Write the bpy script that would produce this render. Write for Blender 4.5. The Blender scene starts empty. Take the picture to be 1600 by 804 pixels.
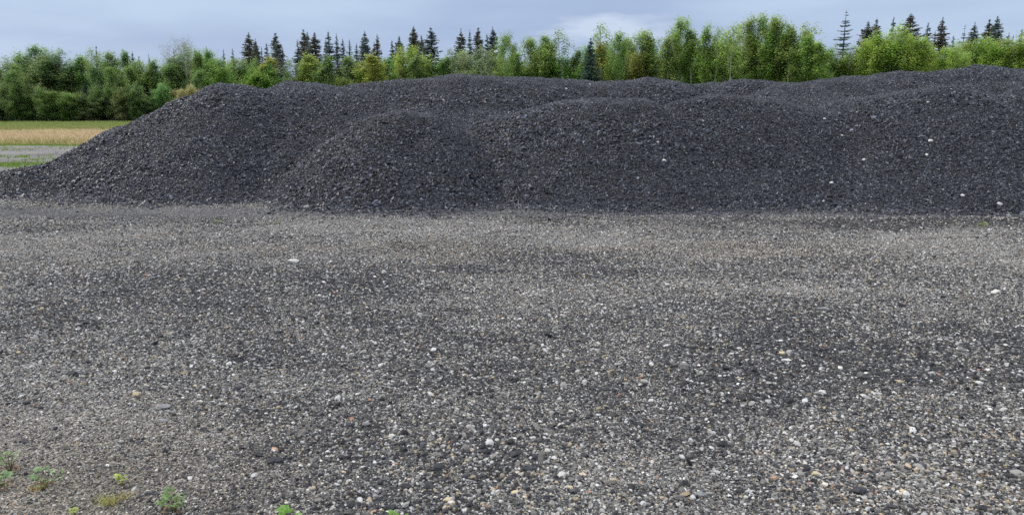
import bpy, math, random
import numpy as np
from mathutils import Vector, Matrix

R = math.radians
scene = bpy.context.scene
COL = scene.collection
rng = np.random.default_rng(11)
random.seed(5)

# ------------------------------------------------------------------ camera
EYE = 1.65
FPX = 1160.0            # focal length in pixels of the 1600 px wide photograph
HORIZ = 170.0           # photograph row of the horizon
cam_d = bpy.data.cameras.new('camera')
cam_d.sensor_width = 36.0
cam_d.lens = 36.0 * FPX / 1600.0
cam_d.clip_start = 0.1
cam_d.clip_end = 6000
cam = bpy.data.objects.new('camera', cam_d)
COL.objects.link(cam)
cam.location = (0, 0, EYE)
PITCH = math.atan((402 - HORIZ) / FPX)
cam.rotation_euler = (math.pi / 2 - PITCH, 0, 0)
scene.camera = cam

# ------------------------------------------------------------------ world, sun, exposure
SUN_EL, SUN_AZ = 42.0, -72.0     # azimuth from +Y towards +X
world = bpy.data.worlds.new('World')
scene.world = world
world.use_nodes = True
wt = world.node_tree
wt.nodes.clear()


def N(t, typ, **kw):
    n = t.nodes.new(typ)
    for k, v in kw.items():
        if k.startswith('i_'):
            n.inputs[k[2:].replace('_', ' ')].default_value = v
        else:
            setattr(n, k, v)
    return n


def mixc(t, fac, a, b, blend='MIX'):
    n = t.nodes.new('ShaderNodeMix')
    n.data_type = 'RGBA'
    n.blend_type = blend
    for sock, v in ((n.inputs[0], fac), (n.inputs[6], a), (n.inputs[7], b)):
        if isinstance(v, bpy.types.NodeSocket):
            t.links.new(v, sock)
        elif isinstance(v, (tuple, list)):
            sock.default_value = tuple(v) + ((1,) if len(v) == 3 else ())
        else:
            sock.default_value = v
    return n.outputs[2]


def mth(t, op, a, b=None, c=None, clamp=False):
    n = t.nodes.new('ShaderNodeMath')
    n.operation = op
    n.use_clamp = clamp
    for i, v in enumerate((a, b, c)):
        if v is None:
            continue
        if isinstance(v, bpy.types.NodeSocket):
            t.links.new(v, n.inputs[i])
        else:
            n.inputs[i].default_value = v
    return n.outputs[0]


sky = N(wt, 'ShaderNodeTexSky', sky_type='NISHITA', sun_disc=False,
        sun_elevation=R(SUN_EL), sun_rotation=R(SUN_AZ), altitude=150.0,
        air_density=1.0, dust_density=2.0, ozone_density=1.5)
tc = N(wt, 'ShaderNodeTexCoord')
sep = N(wt, 'ShaderNodeSeparateXYZ')
wt.links.new(tc.outputs['Generated'], sep.inputs[0])
# cloud deck: noise on the direction, flattened so that the clouds stretch along the horizon
mp = N(wt, 'ShaderNodeMapping')
mp.inputs['Scale'].default_value = (1.0, 1.0, 4.2)
mp.inputs['Location'].default_value = (0.35, 0.0, 0.12)
wt.links.new(tc.outputs['Generated'], mp.inputs[0])
n1 = N(wt, 'ShaderNodeTexNoise', i_Scale=2.6, i_Detail=6.0, i_Roughness=0.48)
wt.links.new(mp.outputs[0], n1.inputs['Vector'])
r1 = N(wt, 'ShaderNodeMapRange', interpolation_type='SMOOTHSTEP')
r1.inputs[1].default_value = 0.36
r1.inputs[2].default_value = 0.68
wt.links.new(n1.outputs[0], r1.inputs[0])
SKY_STR = 0.10
# cloud base colours, divided by the background strength
low_dark = tuple(c / SKY_STR for c in (0.400, 0.508, 0.735))
low_lite = tuple(c / SKY_STR for c in (0.545, 0.675, 0.880))
deck = mixc(wt, r1.outputs[0], low_dark, low_lite)
# a brighter break in the deck low over the trees
cdir = Vector((0.125, 1.0, 0.098)).normalized()
vm = N(wt, 'ShaderNodeVectorMath', operation='SUBTRACT')
wt.links.new(tc.outputs['Generated'], vm.inputs[0])
vm.inputs[1].default_value = cdir
vm2 = N(wt, 'ShaderNodeVectorMath', operation='MULTIPLY')
wt.links.new(vm.outputs[0], vm2.inputs[0])
vm2.inputs[1].default_value = (8.0, 8.0, 34.0)
vl = N(wt, 'ShaderNodeVectorMath', operation='LENGTH')
wt.links.new(vm2.outputs[0], vl.inputs[0])
n2 = N(wt, 'ShaderNodeTexNoise', i_Scale=14.0, i_Detail=6.0, i_Roughness=0.6)
wt.links.new(mp.outputs[0], n2.inputs['Vector'])
blob = mth(wt, 'SUBTRACT', 1.55, mth(wt, 'ADD', vl.outputs['Value'], mth(wt, 'MULTIPLY', n2.outputs[0], 1.5)))
blob = mth(wt, 'MULTIPLY', blob, 1.8, clamp=True)
deck = mixc(wt, blob, deck, tuple(c / SKY_STR for c in (0.62, 0.72, 0.90)))
# overcast: the deck is brighter and whiter overhead, as real overcast is
zr = N(wt, 'ShaderNodeMapRange', interpolation_type='SMOOTHSTEP')
zr.inputs[1].default_value = 0.14
zr.inputs[2].default_value = 0.85
wt.links.new(sep.outputs[2], zr.inputs[0])
deck = mixc(wt, zr.outputs[0], deck, tuple(c / SKY_STR for c in (1.52, 1.55, 1.66)))
col = mixc(wt, 0.9, sky.outputs[0], deck)
bg = N(wt, 'ShaderNodeBackground', i_Strength=SKY_STR)
wt.links.new(col, bg.inputs[0])
wo = N(wt, 'ShaderNodeOutputWorld')
wt.links.new(bg.outputs[0], wo.inputs[0])

sd = bpy.data.lights.new('sun', 'SUN')
sd.energy = 1.8
sd.angle = R(12)
sd.color = (1.0, 0.95, 0.88)
sun = bpy.data.objects.new('sun', sd)
COL.objects.link(sun)
sun.rotation_euler = (R(90 - SUN_EL), 0, R(180 - SUN_AZ))
sun.location = (0, 0, 40)

vs = scene.view_settings
vs.view_transform = 'Standard'
vs.look = 'None'
vs.exposure = 0.0
vs.gamma = 1.0
vs.use_curve_mapping = False
scene.cycles.max_bounces = 8
scene.cycles.use_denoising = False
scene.render.film_transparent = False


# ------------------------------------------------------------------ helpers
def ray_y(v):
    """forward component of the sight line through photograph row v (camera tilted by PITCH)"""
    return FPX * math.cos(PITCH) + (402.0 - v) * math.sin(PITCH)


def rise(v):
    return (-FPX * math.sin(PITCH) + (402.0 - v) * math.cos(PITCH)) / ray_y(v)


def W(u, d, z=0.0, v=HORIZ):
    """world point at photograph column u (measured on row v) and depth d"""
    return Vector(((u - 800.0) / ray_y(v) * d, d, z))


def zrow(v, d):
    return EYE + rise(v) * d


def dist_of(v, z=0.0):
    return (z - EYE) / rise(v)


def tag(o, label=None, cat=None, group=None, kind=None):
    if label:
        o['label'] = label
    if cat:
        o['category'] = cat
    if group:
        o['group'] = group
    if kind:
        o['kind'] = kind
    return o


def mesh_np(name, V, F, colr=None, mats=(), mat_idx=None, smooth=False):
    """V (n,3); F (m,k) array of same-size faces or list of such arrays; colr per-face colour"""
    if isinstance(F, np.ndarray):
        F = [F]
    F = [f for f in F if len(f)]
    me = bpy.data.meshes.new(name)
    nf = sum(len(f) for f in F)
    loops = np.concatenate([f.ravel() for f in F]).astype(np.int32)
    tot = np.concatenate([np.full(len(f), f.shape[1]) for f in F])
    start = np.concatenate([[0], np.cumsum(tot)[:-1]]).astype(np.int32)
    me.vertices.add(len(V))
    me.vertices.foreach_set('co', np.asarray(V, np.float32).ravel())
    me.loops.add(len(loops))
    me.loops.foreach_set('vertex_index', loops)
    me.polygons.add(nf)
    me.polygons.foreach_set('loop_start', start)
    for m in mats:
        me.materials.append(m)
    if mat_idx is not None:
        me.polygons.foreach_set('material_index', np.asarray(mat_idx, np.int32))
    me.update(calc_edges=True)
    me.polygons.foreach_set('use_smooth', np.full(nf, bool(smooth)))
    if colr is not None:
        a = me.attributes.new('col', 'FLOAT_COLOR', 'FACE')
        c = np.ones((nf, 4), np.float32)
        c[:, :colr.shape[1]] = colr
        a.data.foreach_set('color', c.ravel())
    return me


def obj(name, me, parent=None, loc=None):
    o = bpy.data.objects.new(name, me)
    COL.objects.link(o)
    if parent:
        o.parent = parent
    if loc is not None:
        o.location = loc
    return o


# value noise, vectorised
_tab = np.random.default_rng(3).random((256, 256))


def vnoise(x, y, seed=0):
    x = np.asarray(x, float) + seed * 17.13
    y = np.asarray(y, float) + seed * 9.71
    xi, yi = np.floor(x).astype(int), np.floor(y).astype(int)
    fx, fy = x - xi, y - yi
    fx, fy = fx * fx * (3 - 2 * fx), fy * fy * (3 - 2 * fy)
    a = _tab[xi & 255, yi & 255]; b = _tab[(xi + 1) & 255, yi & 255]
    c = _tab[xi & 255, (yi + 1) & 255]; d = _tab[(xi + 1) & 255, (yi + 1) & 255]
    return (a * (1 - fx) + b * fx) * (1 - fy) + (c * (1 - fx) + d * fx) * fy


def fbm(x, y, seed=0, oct=4):
    s, amp, tot = 0, 1.0, 0
    for i in range(oct):
        s = s + amp * vnoise(x * 2 ** i, y * 2 ** i, seed + i * 5)
        tot += amp
        amp *= 0.5
    return s / tot - 0.5


def sstep(a, b, x):
    t = np.clip((x - a) / (b - a), 0, 1)
    return t * t * (3 - 2 * t)


# ------------------------------------------------------------------ materials
def new_mat(name):
    m = bpy.data.materials.new(name)
    m.use_nodes = True
    m.node_tree.nodes.clear()
    return m, m.node_tree


def out_(t, sh, disp=None):
    o = N(t, 'ShaderNodeOutputMaterial')
    t.links.new(sh, o.inputs[0])
    return o


def mat_attr(name, attr='col', rough=0.8, spec=0.4, atype='GEOMETRY', noise=0.0, nscale=60.0):
    m, t = new_mat(name)
    a = N(t, 'ShaderNodeAttribute', attribute_type=atype, attribute_name=attr)
    c = a.outputs['Color']
    if noise:
        g = N(t, 'ShaderNodeTexCoord')
        nz = N(t, 'ShaderNodeTexNoise', i_Scale=nscale, i_Detail=3.0)
        t.links.new(g.outputs['Object'], nz.inputs['Vector'])
        f = mth(t, 'MULTIPLY_ADD', nz.outputs[0], noise * 2, 1 - noise)
        c = mixc(t, 1.0, c, f, 'MULTIPLY')
    b = N(t, 'ShaderNodeBsdfPrincipled', i_Roughness=rough)
    b.inputs['Specular IOR Level'].default_value = spec
    t.links.new(c, b.inputs['Base Color'])
    out_(t, b.outputs[0])
    return m


def mat_leaf(name, base, rough=0.55, trans=0.35, var=0.3, use_obj=True):
    """foliage: per-leaf tint attribute x object colour, some light passing through"""
    m, t = new_mat(name)
    a = N(t, 'ShaderNodeAttribute', attribute_type='GEOMETRY', attribute_name='col')
    c = mixc(t, 1.0, a.outputs['Color'], base, 'MULTIPLY')
    if use_obj:
        oi = N(t, 'ShaderNodeObjectInfo')
        c = mixc(t, 1.0, c, oi.outputs['Color'], 'MULTIPLY')
    b = N(t, 'ShaderNodeBsdfPrincipled', i_Roughness=rough)
    b.inputs['Specular IOR Level'].default_value = 0.3
    t.links.new(c, b.inputs['Base Color'])
    tr = N(t, 'ShaderNodeBsdfTranslucent')
    c2 = mixc(t, 1.0, c, (1.75, 1.75, 1.35), 'MULTIPLY')
    t.links.new(c2, tr.inputs[0])
    mx = N(t, 'ShaderNodeMixShader')
    mx.inputs[0].default_value = trans
    t.links.new(b.outputs[0], mx.inputs[1])
    t.links.new(tr.outputs[0], mx.inputs[2])
    out_(t, mx.outputs[0])
    return m


def mat_plain(name, c1, c2, scale=8.0, rough=0.8, detail=4.0, stretch=(1, 1, 1), bump=0.0):
    m, t = new_mat(name)
    g = N(t, 'ShaderNodeTexCoord')
    mpp = N(t, 'ShaderNodeMapping')
    mpp.inputs['Scale'].default_value = stretch
    t.links.new(g.outputs['Object'], mpp.inputs[0])
    nz = N(t, 'ShaderNodeTexNoise', i_Scale=scale, i_Detail=detail)
    t.links.new(mpp.outputs[0], nz.inputs['Vector'])
    f = N(t, 'ShaderNodeMapRange')
    f.inputs[1].default_value = 0.35
    f.inputs[2].default_value = 0.65
    t.links.new(nz.outputs[0], f.inputs[0])
    c = mixc(t, f.outputs[0], c1, c2)
    b = N(t, 'ShaderNodeBsdfPrincipled', i_Roughness=rough)
    t.links.new(c, b.inputs['Base Color'])
    if bump:
        bp = N(t, 'ShaderNodeBump', i_Strength=bump, i_Distance=0.01)
        t.links.new(nz.outputs[0], bp.inputs['Height'])
        t.links.new(bp.outputs[0], b.inputs['Normal'])
    out_(t, b.outputs[0])
    return m


M_gravel = mat_attr('gravel_pebbles', 'pcol', 0.75, 0.35, 'INSTANCER')
M_chip = mat_attr('asphalt_chips', 'col', 0.46, 0.45)
M_stone = mat_plain('white_quartz', (0.50, 0.49, 0.46), (0.74, 0.73, 0.70), 30, 0.6, bump=0.3)
M_spruce = mat_leaf('spruce_needles', (0.150, 0.195, 0.160), 0.7, 0.15)
M_cone = mat_leaf('spruce_cones', (0.15, 0.10, 0.072), 0.8, 0.0)
M_leaf = mat_leaf('spring_leaves', (0.215, 0.295, 0.125), 0.65, 0.60)
M_budding = mat_leaf('budding_twigs', (0.26, 0.26, 0.15), 0.7, 0.2)
M_barkw = mat_plain('aspen_bark', (0.34, 0.35, 0.28), (0.52, 0.53, 0.44), 3, 0.85, stretch=(1, 1, 2))
M_barkd = mat_plain('spruce_bark', (0.07, 0.055, 0.045), (0.14, 0.115, 0.10), 5, 0.9, stretch=(4, 4, 1))
M_grass = mat_leaf('meadow_blades', (1, 1, 1), 0.7, 0.25, use_obj=False)
M_weed = mat_leaf('weed_leaves', (1, 1, 1), 0.5, 0.3, use_obj=False)


def mat_yard():
    m, t = new_mat('gravel_yard')
    g = N(t, 'ShaderNodeNewGeometry')
    at = N(t, 'ShaderNodeAttribute', attribute_type='GEOMETRY', attribute_name='tone')
    base = None
    v1 = N(t, 'ShaderNodeTexVoronoi', i_Scale=75.0)
    v2 = N(t, 'ShaderNodeTexVoronoi', i_Scale=190.0)
    for v in (v1, v2):
        t.links.new(g.outputs['Position'], v.inputs['Vector'])
    s1 = N(t, 'ShaderNodeSeparateColor'); t.links.new(v1.outputs['Color'], s1.inputs[0])
    s2 = N(t, 'ShaderNodeSeparateColor'); t.links.new(v2.outputs['Color'], s2.inputs[0])
    k = mth(t, 'ADD', mth(t, 'MULTIPLY', s1.outputs[0], 0.45), mth(t, 'MULTIPLY', s2.outputs[0], 0.55))
    rp = N(t, 'ShaderNodeValToRGB')
    e = rp.color_ramp.elements
    e[0].position = 0.0; e[0].color = (0.035, 0.035, 0.038, 1)
    e[1].position = 1.0; e[1].color = (0.62, 0.58, 0.50, 1)
    x = e.new(0.35); x.color = (0.10, 0.097, 0.092, 1)
    x = e.new(0.62); x.color = (0.21, 0.20, 0.18, 1)
    t.links.new(k, rp.inputs[0])
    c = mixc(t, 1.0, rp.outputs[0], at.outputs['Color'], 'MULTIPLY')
    b = N(t, 'ShaderNodeBsdfPrincipled', i_Roughness=0.85)
    t.links.new(c, b.inputs['Base Color'])
    h = mth(t, 'ADD', mth(t, 'MULTIPLY', v1.outputs['Distance'], -1.0), mth(t, 'MULTIPLY', v2.outputs['Distance'], -0.6))
    bp = N(t, 'ShaderNodeBump', i_Strength=0.9, i_Distance=0.01)
    t.links.new(h, bp.inputs['Height'])
    t.links.new(bp.outputs[0], b.inputs['Normal'])
    out_(t, b.outputs[0])
    return m


def mat_meadow():
    m, t = new_mat('meadow_soil')
    g = N(t, 'ShaderNodeNewGeometry')
    sp = N(t, 'ShaderNodeSeparateXYZ'); t.links.new(g.outputs['Position'], sp.inputs[0])
    nz = N(t, 'ShaderNodeTexNoise', i_Scale=0.25, i_Detail=5.0)
    t.links.new(g.outputs['Position'], nz.inputs['Vector'])
    nf = N(t, 'ShaderNodeTexNoise', i_Scale=9.0, i_Detail=4.0)
    t.links.new(g.outputs['Position'], nf.inputs['Vector'])
    yy = mth(t, 'ADD', sp.outputs[1], mth(t, 'MULTIPLY', nz.outputs[0], 12.0))
    mr = N(t, 'ShaderNodeMapRange'); mr.inputs[1].default_value = 58; mr.inputs[2].default_value = 68
    t.links.new(yy, mr.inputs[0])
    dry = mixc(t, nf.outputs[0], (0.20, 0.155, 0.08), (0.34, 0.26, 0.14))
    grn = mixc(t, nf.outputs[0], (0.05, 0.075, 0.02), (0.10, 0.13, 0.035))
    c = mixc(t, mr.outputs[0], dry, grn)
    b = N(t, 'ShaderNodeBsdfPrincipled', i_Roughness=0.95)
    t.links.new(c, b.inputs['Base Color'])
    out_(t, b.outputs[0])
    return m


# ------------------------------------------------------------------ terrain
def yard_tone(x, y):
    """0 = pale sandy gravel, 1 = covered in dark asphalt crumbs (patches spread by the machines)"""
    n = fbm(x * 0.55 + y * 0.12, y * 1.1, 1, 4) * 2.0
    n2 = fbm(x * 2.2, y * 3.5, 8, 3) * 1.6
    band = 0.52 * np.exp(-((y - 4.7) / 1.35) ** 2) * (0.65 + 0.35 * np.tanh((x + 1.2) / 1.5))
    band2 = 0.32 * np.exp(-((y - 7.3 - 0.05 * x) / 0.8) ** 2) * np.exp(-((x + 2.5) / 2.6) ** 2)
    far = -0.12 * sstep(7.5, 9, y)
    toe = 0.25 * np.exp(-((y - 11.3) / 0.5) ** 2)
    berm = 0.75 * np.exp(-((y - 10.75 + 0.03 * x) / 0.26) ** 2) * sstep(2.5, 5, x)
    brown = -0.12 * sstep(-0.3, -1.7, x) * sstep(4.6, 3.2, y)
    return np.clip(0.44 + n * 0.58 + n2 * 0.42 + band + band2 + far + toe + berm + brown, 0, 1)


def yard_brown(x, y):
    return np.clip(sstep(-0.4, -1.9, x) * sstep(4.4, 3.0, y) + 0.9 * sstep(0.1, 0.4, fbm(x * 0.4, y * 0.8, 31, 3) + 0.1) * sstep(6.5, 8, y), 0, 1)


def yard_z(x, y):
    z = 0.035 * fbm(x * 0.5, y * 0.6, 4, 3) + 0.022 * fbm(x * 3, y * 3, 6, 3)
    z = z + 0.09 * np.exp(-((y - 10.85 + 0.03 * x) / 0.28) ** 2) * sstep(2.2, 6, x)
    z = z + 0.035 * np.exp(-((y - 11.2 - 0.1 * np.sin(x * 0.6)) / 0.3) ** 2) * sstep(-7, -2, x)
    edge = np.minimum(np.minimum(y + 12, 35.5 - y), 80 - np.abs(x))
    return np.where(edge < 1.5, z * np.clip(edge / 1.5, 0, 1) - 0.05 * (1 - np.clip(edge / 1.5, 0, 1)), z)


def grid_faces(nx, ny):
    i = np.arange(nx - 1)[None, :] + np.arange(ny - 1)[:, None] * nx
    return np.stack([i, i + 1, i + 1 + nx, i + nx], -1).reshape(-1, 4)


xs = np.concatenate([np.linspace(-80, -18, 40)[:-1], np.arange(-18, 18, 0.07), np.linspace(18, 80, 40)])
ys = np.concatenate([np.linspace(-12, 1.5, 18)[:-1], np.arange(1.5, 14, 0.05), np.linspace(14, 35.5, 90)])
X, Y = np.meshgrid(xs, ys)
Z = yard_z(X, Y)
me = mesh_np('gravel_yard', np.stack([X.ravel(), Y.ravel(), Z.ravel()], 1), grid_faces(len(xs), len(ys)), mats=[mat_yard()], smooth=True)
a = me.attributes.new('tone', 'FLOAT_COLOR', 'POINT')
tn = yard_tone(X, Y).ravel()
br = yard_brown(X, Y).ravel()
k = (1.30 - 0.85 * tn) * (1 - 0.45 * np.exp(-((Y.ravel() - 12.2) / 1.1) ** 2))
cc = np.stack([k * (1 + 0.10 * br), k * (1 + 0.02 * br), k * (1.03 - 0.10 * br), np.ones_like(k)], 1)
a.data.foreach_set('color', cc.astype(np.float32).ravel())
yard = obj('gravel_yard', me)
tag(yard, kind='structure')

xs = np.concatenate([[-3000, -1200, -500], np.linspace(-200, 200, 81), [500, 1200, 3000]])
ys = np.concatenate([[-3000, -1000, -300, -80], np.linspace(-20, 160, 60), [300, 800, 3000]])
X, Y = np.meshgrid(xs, ys)
Z = -0.09 + 0.10 * fbm(X * 0.1, Y * 0.1, 2, 3) * sstep(38, 50, Y)
ground = obj('ground', mesh_np('ground', np.stack([X.ravel(), Y.ravel(), Z.ravel()], 1), grid_faces(len(xs), len(ys)), mats=[mat_meadow()], smooth=True))
tag(ground, kind='structure')

# ------------------------------------------------------------------ the heap of crushed asphalt
SL = 0.76
RIDGES = [  # poly-lines of (column, depth, photograph row), rounding radius, slope
    ([(-90, 15.6, 284), (60, 15.0, 258), (190, 15.9, 194), (290, 16.2, 152), (350, 16.4, 128), (385, 16.6, 131), (430, 16.9, 142)], 0.30, 0.72),
    ([(415, 17.3, 135), (452, 17.5, 126), (500, 17.6, 129), (535, 17.6, 134)], 0.4, 0.60),
    ([(540, 17.6, 133), (580, 17.7, 127), (650, 17.8, 121), (705, 17.8, 114), (765, 17.8, 118), (840, 17.9, 120)], 0.35, 0.62),
    ([(765, 18.1, 118), (870, 18.3, 121), (932, 18.3, 125),
      (1010, 18.3, 119), (1085, 18.5, 131), (1165, 18.2, 123), (1255, 17.6, 128), (1320, 17.2, 119)], 0.35, 0.66),
    ([(1235, 17.2, 128), (1320, 16.8, 119), (1400, 16.7, 112), (1450, 16.7, 111),
      (1530, 16.7, 100), (1600, 16.8, 105), (1760, 16.9, 112)], 0.35, 0.52),
    ([(540, 15.1, 206), (580, 14.8, 179), (622, 14.45, 168), (660, 14.45, 173), (700, 14.75, 194)], 0.24, SL),
    ([(770, 15.4, 184), (850, 15.15, 160), (920, 14.9, 151), (1000, 14.8, 153)], 0.28, SL),
    ([(1030, 15.2, 163), (1060, 15.1, 152), (1130, 15.05, 147), (1205, 15.0, 149), (1290, 14.9, 172)], 0.16, SL),
    ([(1330, 15.3, 152), (1420, 14.9, 137), (1475, 14.7, 131), (1510, 14.7, 137)], 0.34, SL),
    ([(1550, 14.7, 146), (1600, 14.6, 133), (1700, 14.5, 126), (1820, 14.6, 135)], 0.3, SL),
    ([(1760, 16.9, 112), (1900, 16.5, 135), (2000, 16.2, 200)], 0.35, SL),
]


def heap_z(x, y):
    shp = x.shape
    x = x.ravel(); y = y.ravel()
    wx = x + 0.16 * fbm(x * 0.7, y * 0.7, 41, 2)
    wy = y + 0.20 * fbm(x * 0.55, y * 0.55, 42, 3)
    acc = np.full(x.shape, -0.45)
    for pts, rad, slope in RIDGES:
        best = np.full(x.shape, -9.0)
        P = [(W(u, d, 0, v).x, d, zrow(v, d)) for u, d, v in pts]
        for (ax, ay, az), (bx, by, bz) in zip(P[:-1], P[1:]):
            dx, dy = bx - ax, by - ay
            tt = np.clip(((wx - ax) * dx + (wy - ay) * dy) / (dx * dx + dy * dy), 0, 1)
            r = np.hypot(wx - (ax + tt * dx), wy - (ay + tt * dy))
            z = az + tt * (bz - az) - slope * (np.sqrt(r * r + rad * rad) - rad)
            best = np.maximum(best, z)
        k = 0.03
        h = np.clip(0.5 + 0.5 * (acc - best) / k, 0, 1)
        acc = best * (1 - h) + acc * h + k * h * (1 - h)
    # toe flare
    z = acc
    z = 0.5 * (z + np.sqrt(z * z + 0.012)) - 0.03
    up = sstep(0.1, 0.6, z)
    z = z + up * (0.09 * fbm(x * 1.3, y * 1.0, 51, 3) + 0.05 * fbm(x * 5, y * 3.5, 53, 2) + 0.03 * fbm(x * 11, y * 8, 54, 2))
    return z.reshape(shp)


gx = np.arange(-17, 19.01, 0.06)
gy = np.arange(11.0, 24.0, 0.06)
X, Y = np.meshgrid(gx, gy)
HZ = heap_z(X, Y) + np.where(True, yard_z(X, Y), 0)


def heap_at(x, y):
    fx = np.clip((np.asarray(x) - gx[0]) / 0.06, 0, len(gx) - 1.001)
    fy = np.clip((np.asarray(y) - gy[0]) / 0.06, 0, len(gy) - 1.001)
    i, j = fx.astype(int), fy.astype(int)
    fx, fy = fx - i, fy - j
    return (HZ[j, i] * (1 - fx) + HZ[j, i + 1] * fx) * (1 - fy) + (HZ[j + 1, i] * (1 - fx) + HZ[j + 1, i + 1] * fx) * fy


Vh = np.stack([X.ravel(), Y.ravel(), HZ.ravel()], 1)
# keep only the faces where the heap stands clear of the yard
Fh = grid_faces(len(gx), len(gy))
hh = (HZ - yard_z(X, Y)).ravel()
keep = hh[Fh].max(1) > 0.02
Fh = Fh[keep]
used = np.unique(Fh)
remap = np.full(len(Vh), -1); remap[used] = np.arange(len(used))
Vh = Vh[used]; Fh = remap[Fh]
ch = np.tile(np.array([[0.022, 0.024, 0.031]]), (len(Fh), 1)) * (0.7 + 0.6 * rng.random((len(Fh), 1)))


def euler_mats(rx, ry, rz):
    cx, sx, cy, sy, cz, sz = np.cos(rx), np.sin(rx), np.cos(ry), np.sin(ry), np.cos(rz), np.sin(rz)
    Mx = np.empty((len(rx), 3, 3))
    Mx[:, 0, 0] = cz * cy; Mx[:, 0, 1] = cz * sy * sx - sz * cx; Mx[:, 0, 2] = cz * sy * cx + sz * sx
    Mx[:, 1, 0] = sz * cy; Mx[:, 1, 1] = sz * sy * sx + cz * cx; Mx[:, 1, 2] = sz * sy * cx - cz * sx
    Mx[:, 2, 0] = -sy; Mx[:, 2, 1] = cy * sx; Mx[:, 2, 2] = cy * cx
    return Mx


CUBE_V = np.array([[-1, -1, -1], [1, -1, -1], [1, 1, -1], [-1, 1, -1], [-1, -1, 1], [1, -1, 1], [1, 1, 1], [-1, 1, 1]], float)
CUBE_F = np.array([[0, 3, 2, 1], [4, 5, 6, 7], [0, 1, 5, 4], [1, 2, 6, 5], [2, 3, 7, 6], [3, 0, 4, 7]])


def chips(P, size, flat, tilt, r, nrm=None):
    """angular broken chips: jittered boxes (n*8 verts)"""
    n = len(P)
    j = CUBE_V[None] * (1 + (r.random((n, 8, 3)) - 0.5) * 0.95)
    j[:, 4:, :2] *= r.uniform(0.35, 0.95, (n, 1, 2))
    s = np.stack([size * r.uniform(0.7, 1.5, n), size * r.uniform(0.6, 1.1, n), size * flat * r.uniform(0.6, 1.5, n)], 1)
    j = j * s[:, None, :]
    Mx = euler_mats(r.normal(0, tilt, n), r.normal(0, tilt, n), r.uniform(0, 6.28, n))
    j = np.einsum('nij,nkj->nki', Mx, j)
    if nrm is not None:        # lay the chip on the slope
        z = nrm
        xax = np.stack([z[:, 2], 0 * z[:, 0], -z[:, 0]], 1)
        xax /= np.linalg.norm(xax, axis=1, keepdims=True)
        yax = np.cross(z, xax)
        B = np.stack([xax, yax, z], 2)
        j = np.einsum('nij,nkj->nki', B, j)
    j = j + P[:, None, :]
    F = (CUBE_F[None] + 8 * np.arange(n)[:, None, None]).reshape(-1, 4)
    return j.reshape(-1, 3), F


def heap_normals(x, y):
    e = 0.05
    zx = (heap_at(x + e, y) - heap_at(x - e, y)) / (2 * e)
    zy = (heap_at(x, y + e) - heap_at(x, y - e)) / (2 * e)
    n = np.stack([-zx, -zy, np.ones_like(zx)], 1)
    return n / np.linalg.norm(n, axis=1, keepdims=True)


NC = 800000
cx = rng.uniform(-16.5, 18.5, NC * 3)
cy = rng.uniform(11.2, 21.5, NC * 3)
cz = heap_at(cx, cy)
hgt = cz - yard_z(cx, cy)
nn = heap_normals(cx, cy)
vis = (hgt > 0.0) & (np.abs(cx) < 0.74 * cy + 1.2)
# the slope facing the yard gets the full cover, the hidden rear a thin one
facing = (nn * (np.array([[0, 0, 4.0]]) - np.stack([cx, cy, cz], 1))).sum(1) > 0
wgt = np.where(facing, 1.0, 0.12) / nn[:, 2]
ok = vis & (rng.random(len(cx)) < wgt / 1.25)
cx, cy, cz, nn = cx[ok][:NC], cy[ok][:NC], cz[ok][:NC], nn[ok][:NC]
n = len(cx)
coarse = sstep(-0.12, 0.22, fbm(cx * 0.6, (cy + cz) * 0.9, 61, 3))        # fine and coarse pockets
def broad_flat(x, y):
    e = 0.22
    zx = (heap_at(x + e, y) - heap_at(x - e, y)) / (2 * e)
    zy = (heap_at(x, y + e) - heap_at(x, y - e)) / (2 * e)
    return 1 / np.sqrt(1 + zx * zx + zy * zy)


# fine chips stay on the crests, coarse roll down; paler colour paints lit shoulders
lit_crest_fines = sstep(0.845, 0.945, broad_flat(cx, cy) + 0.03 * fbm(cx * 2, cy * 2, 63, 2)) * sstep(0.5, 1.0, cz)
size = np.clip(rng.lognormal(math.log(0.0098), 0.42, n), 0.0045, 0.028) * (0.80 + 0.42 * coarse) * (1 - 0.42 * lit_crest_fines)
P = np.stack([cx, cy, cz], 1) + nn * (size * rng.uniform(-0.2, 0.7, n))[:, None]
Vc, Fc = chips(P, size, 0.36, 0.42, rng, nn)
g = rng.lognormal(math.log(0.0125), 0.80, n) * (0.86 + 0.5 * (fbm(cx * 2.4, cz * 0.7, 73, 3) + .25)) * (0.8 + 0.45 * sstep(-.25, .25, fbm(cx * .9, (cy + cz) * 1.1, 71, 3))) * (1 + 1.35 * lit_crest_fines)  # last factor paints the lit shoulders into the crest chip colour
sat = np.clip(1.2 - g / 0.09, 0.25, 1)
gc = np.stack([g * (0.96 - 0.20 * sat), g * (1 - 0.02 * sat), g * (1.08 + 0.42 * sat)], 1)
u_ = rng.random(n)
lite = (u_ < np.where(cx > 3, 0.036, 0.026)) & (size < np.where(cx > 3, 0.0115, 0.0095))
gc[lite] = (rng.uniform(0.22, 0.5, lite.sum())[:, None]) * np.array([[1, 0.99, 0.95]])
tanc = (u_ > 0.02) & (u_ < 0.025) & (size < 0.014)
gc[tanc] = np.array([[0.17, 0.12, 0.085]]) * rng.uniform(0.5, 1.2, (tanc.sum(), 1))
mid = (u_ > 0.04) & (u_ < 0.15)
gc[mid] = rng.uniform(0.06, 0.16, (mid.sum(), 1)) * np.array([[0.84, 1, 1.24]])
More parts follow.
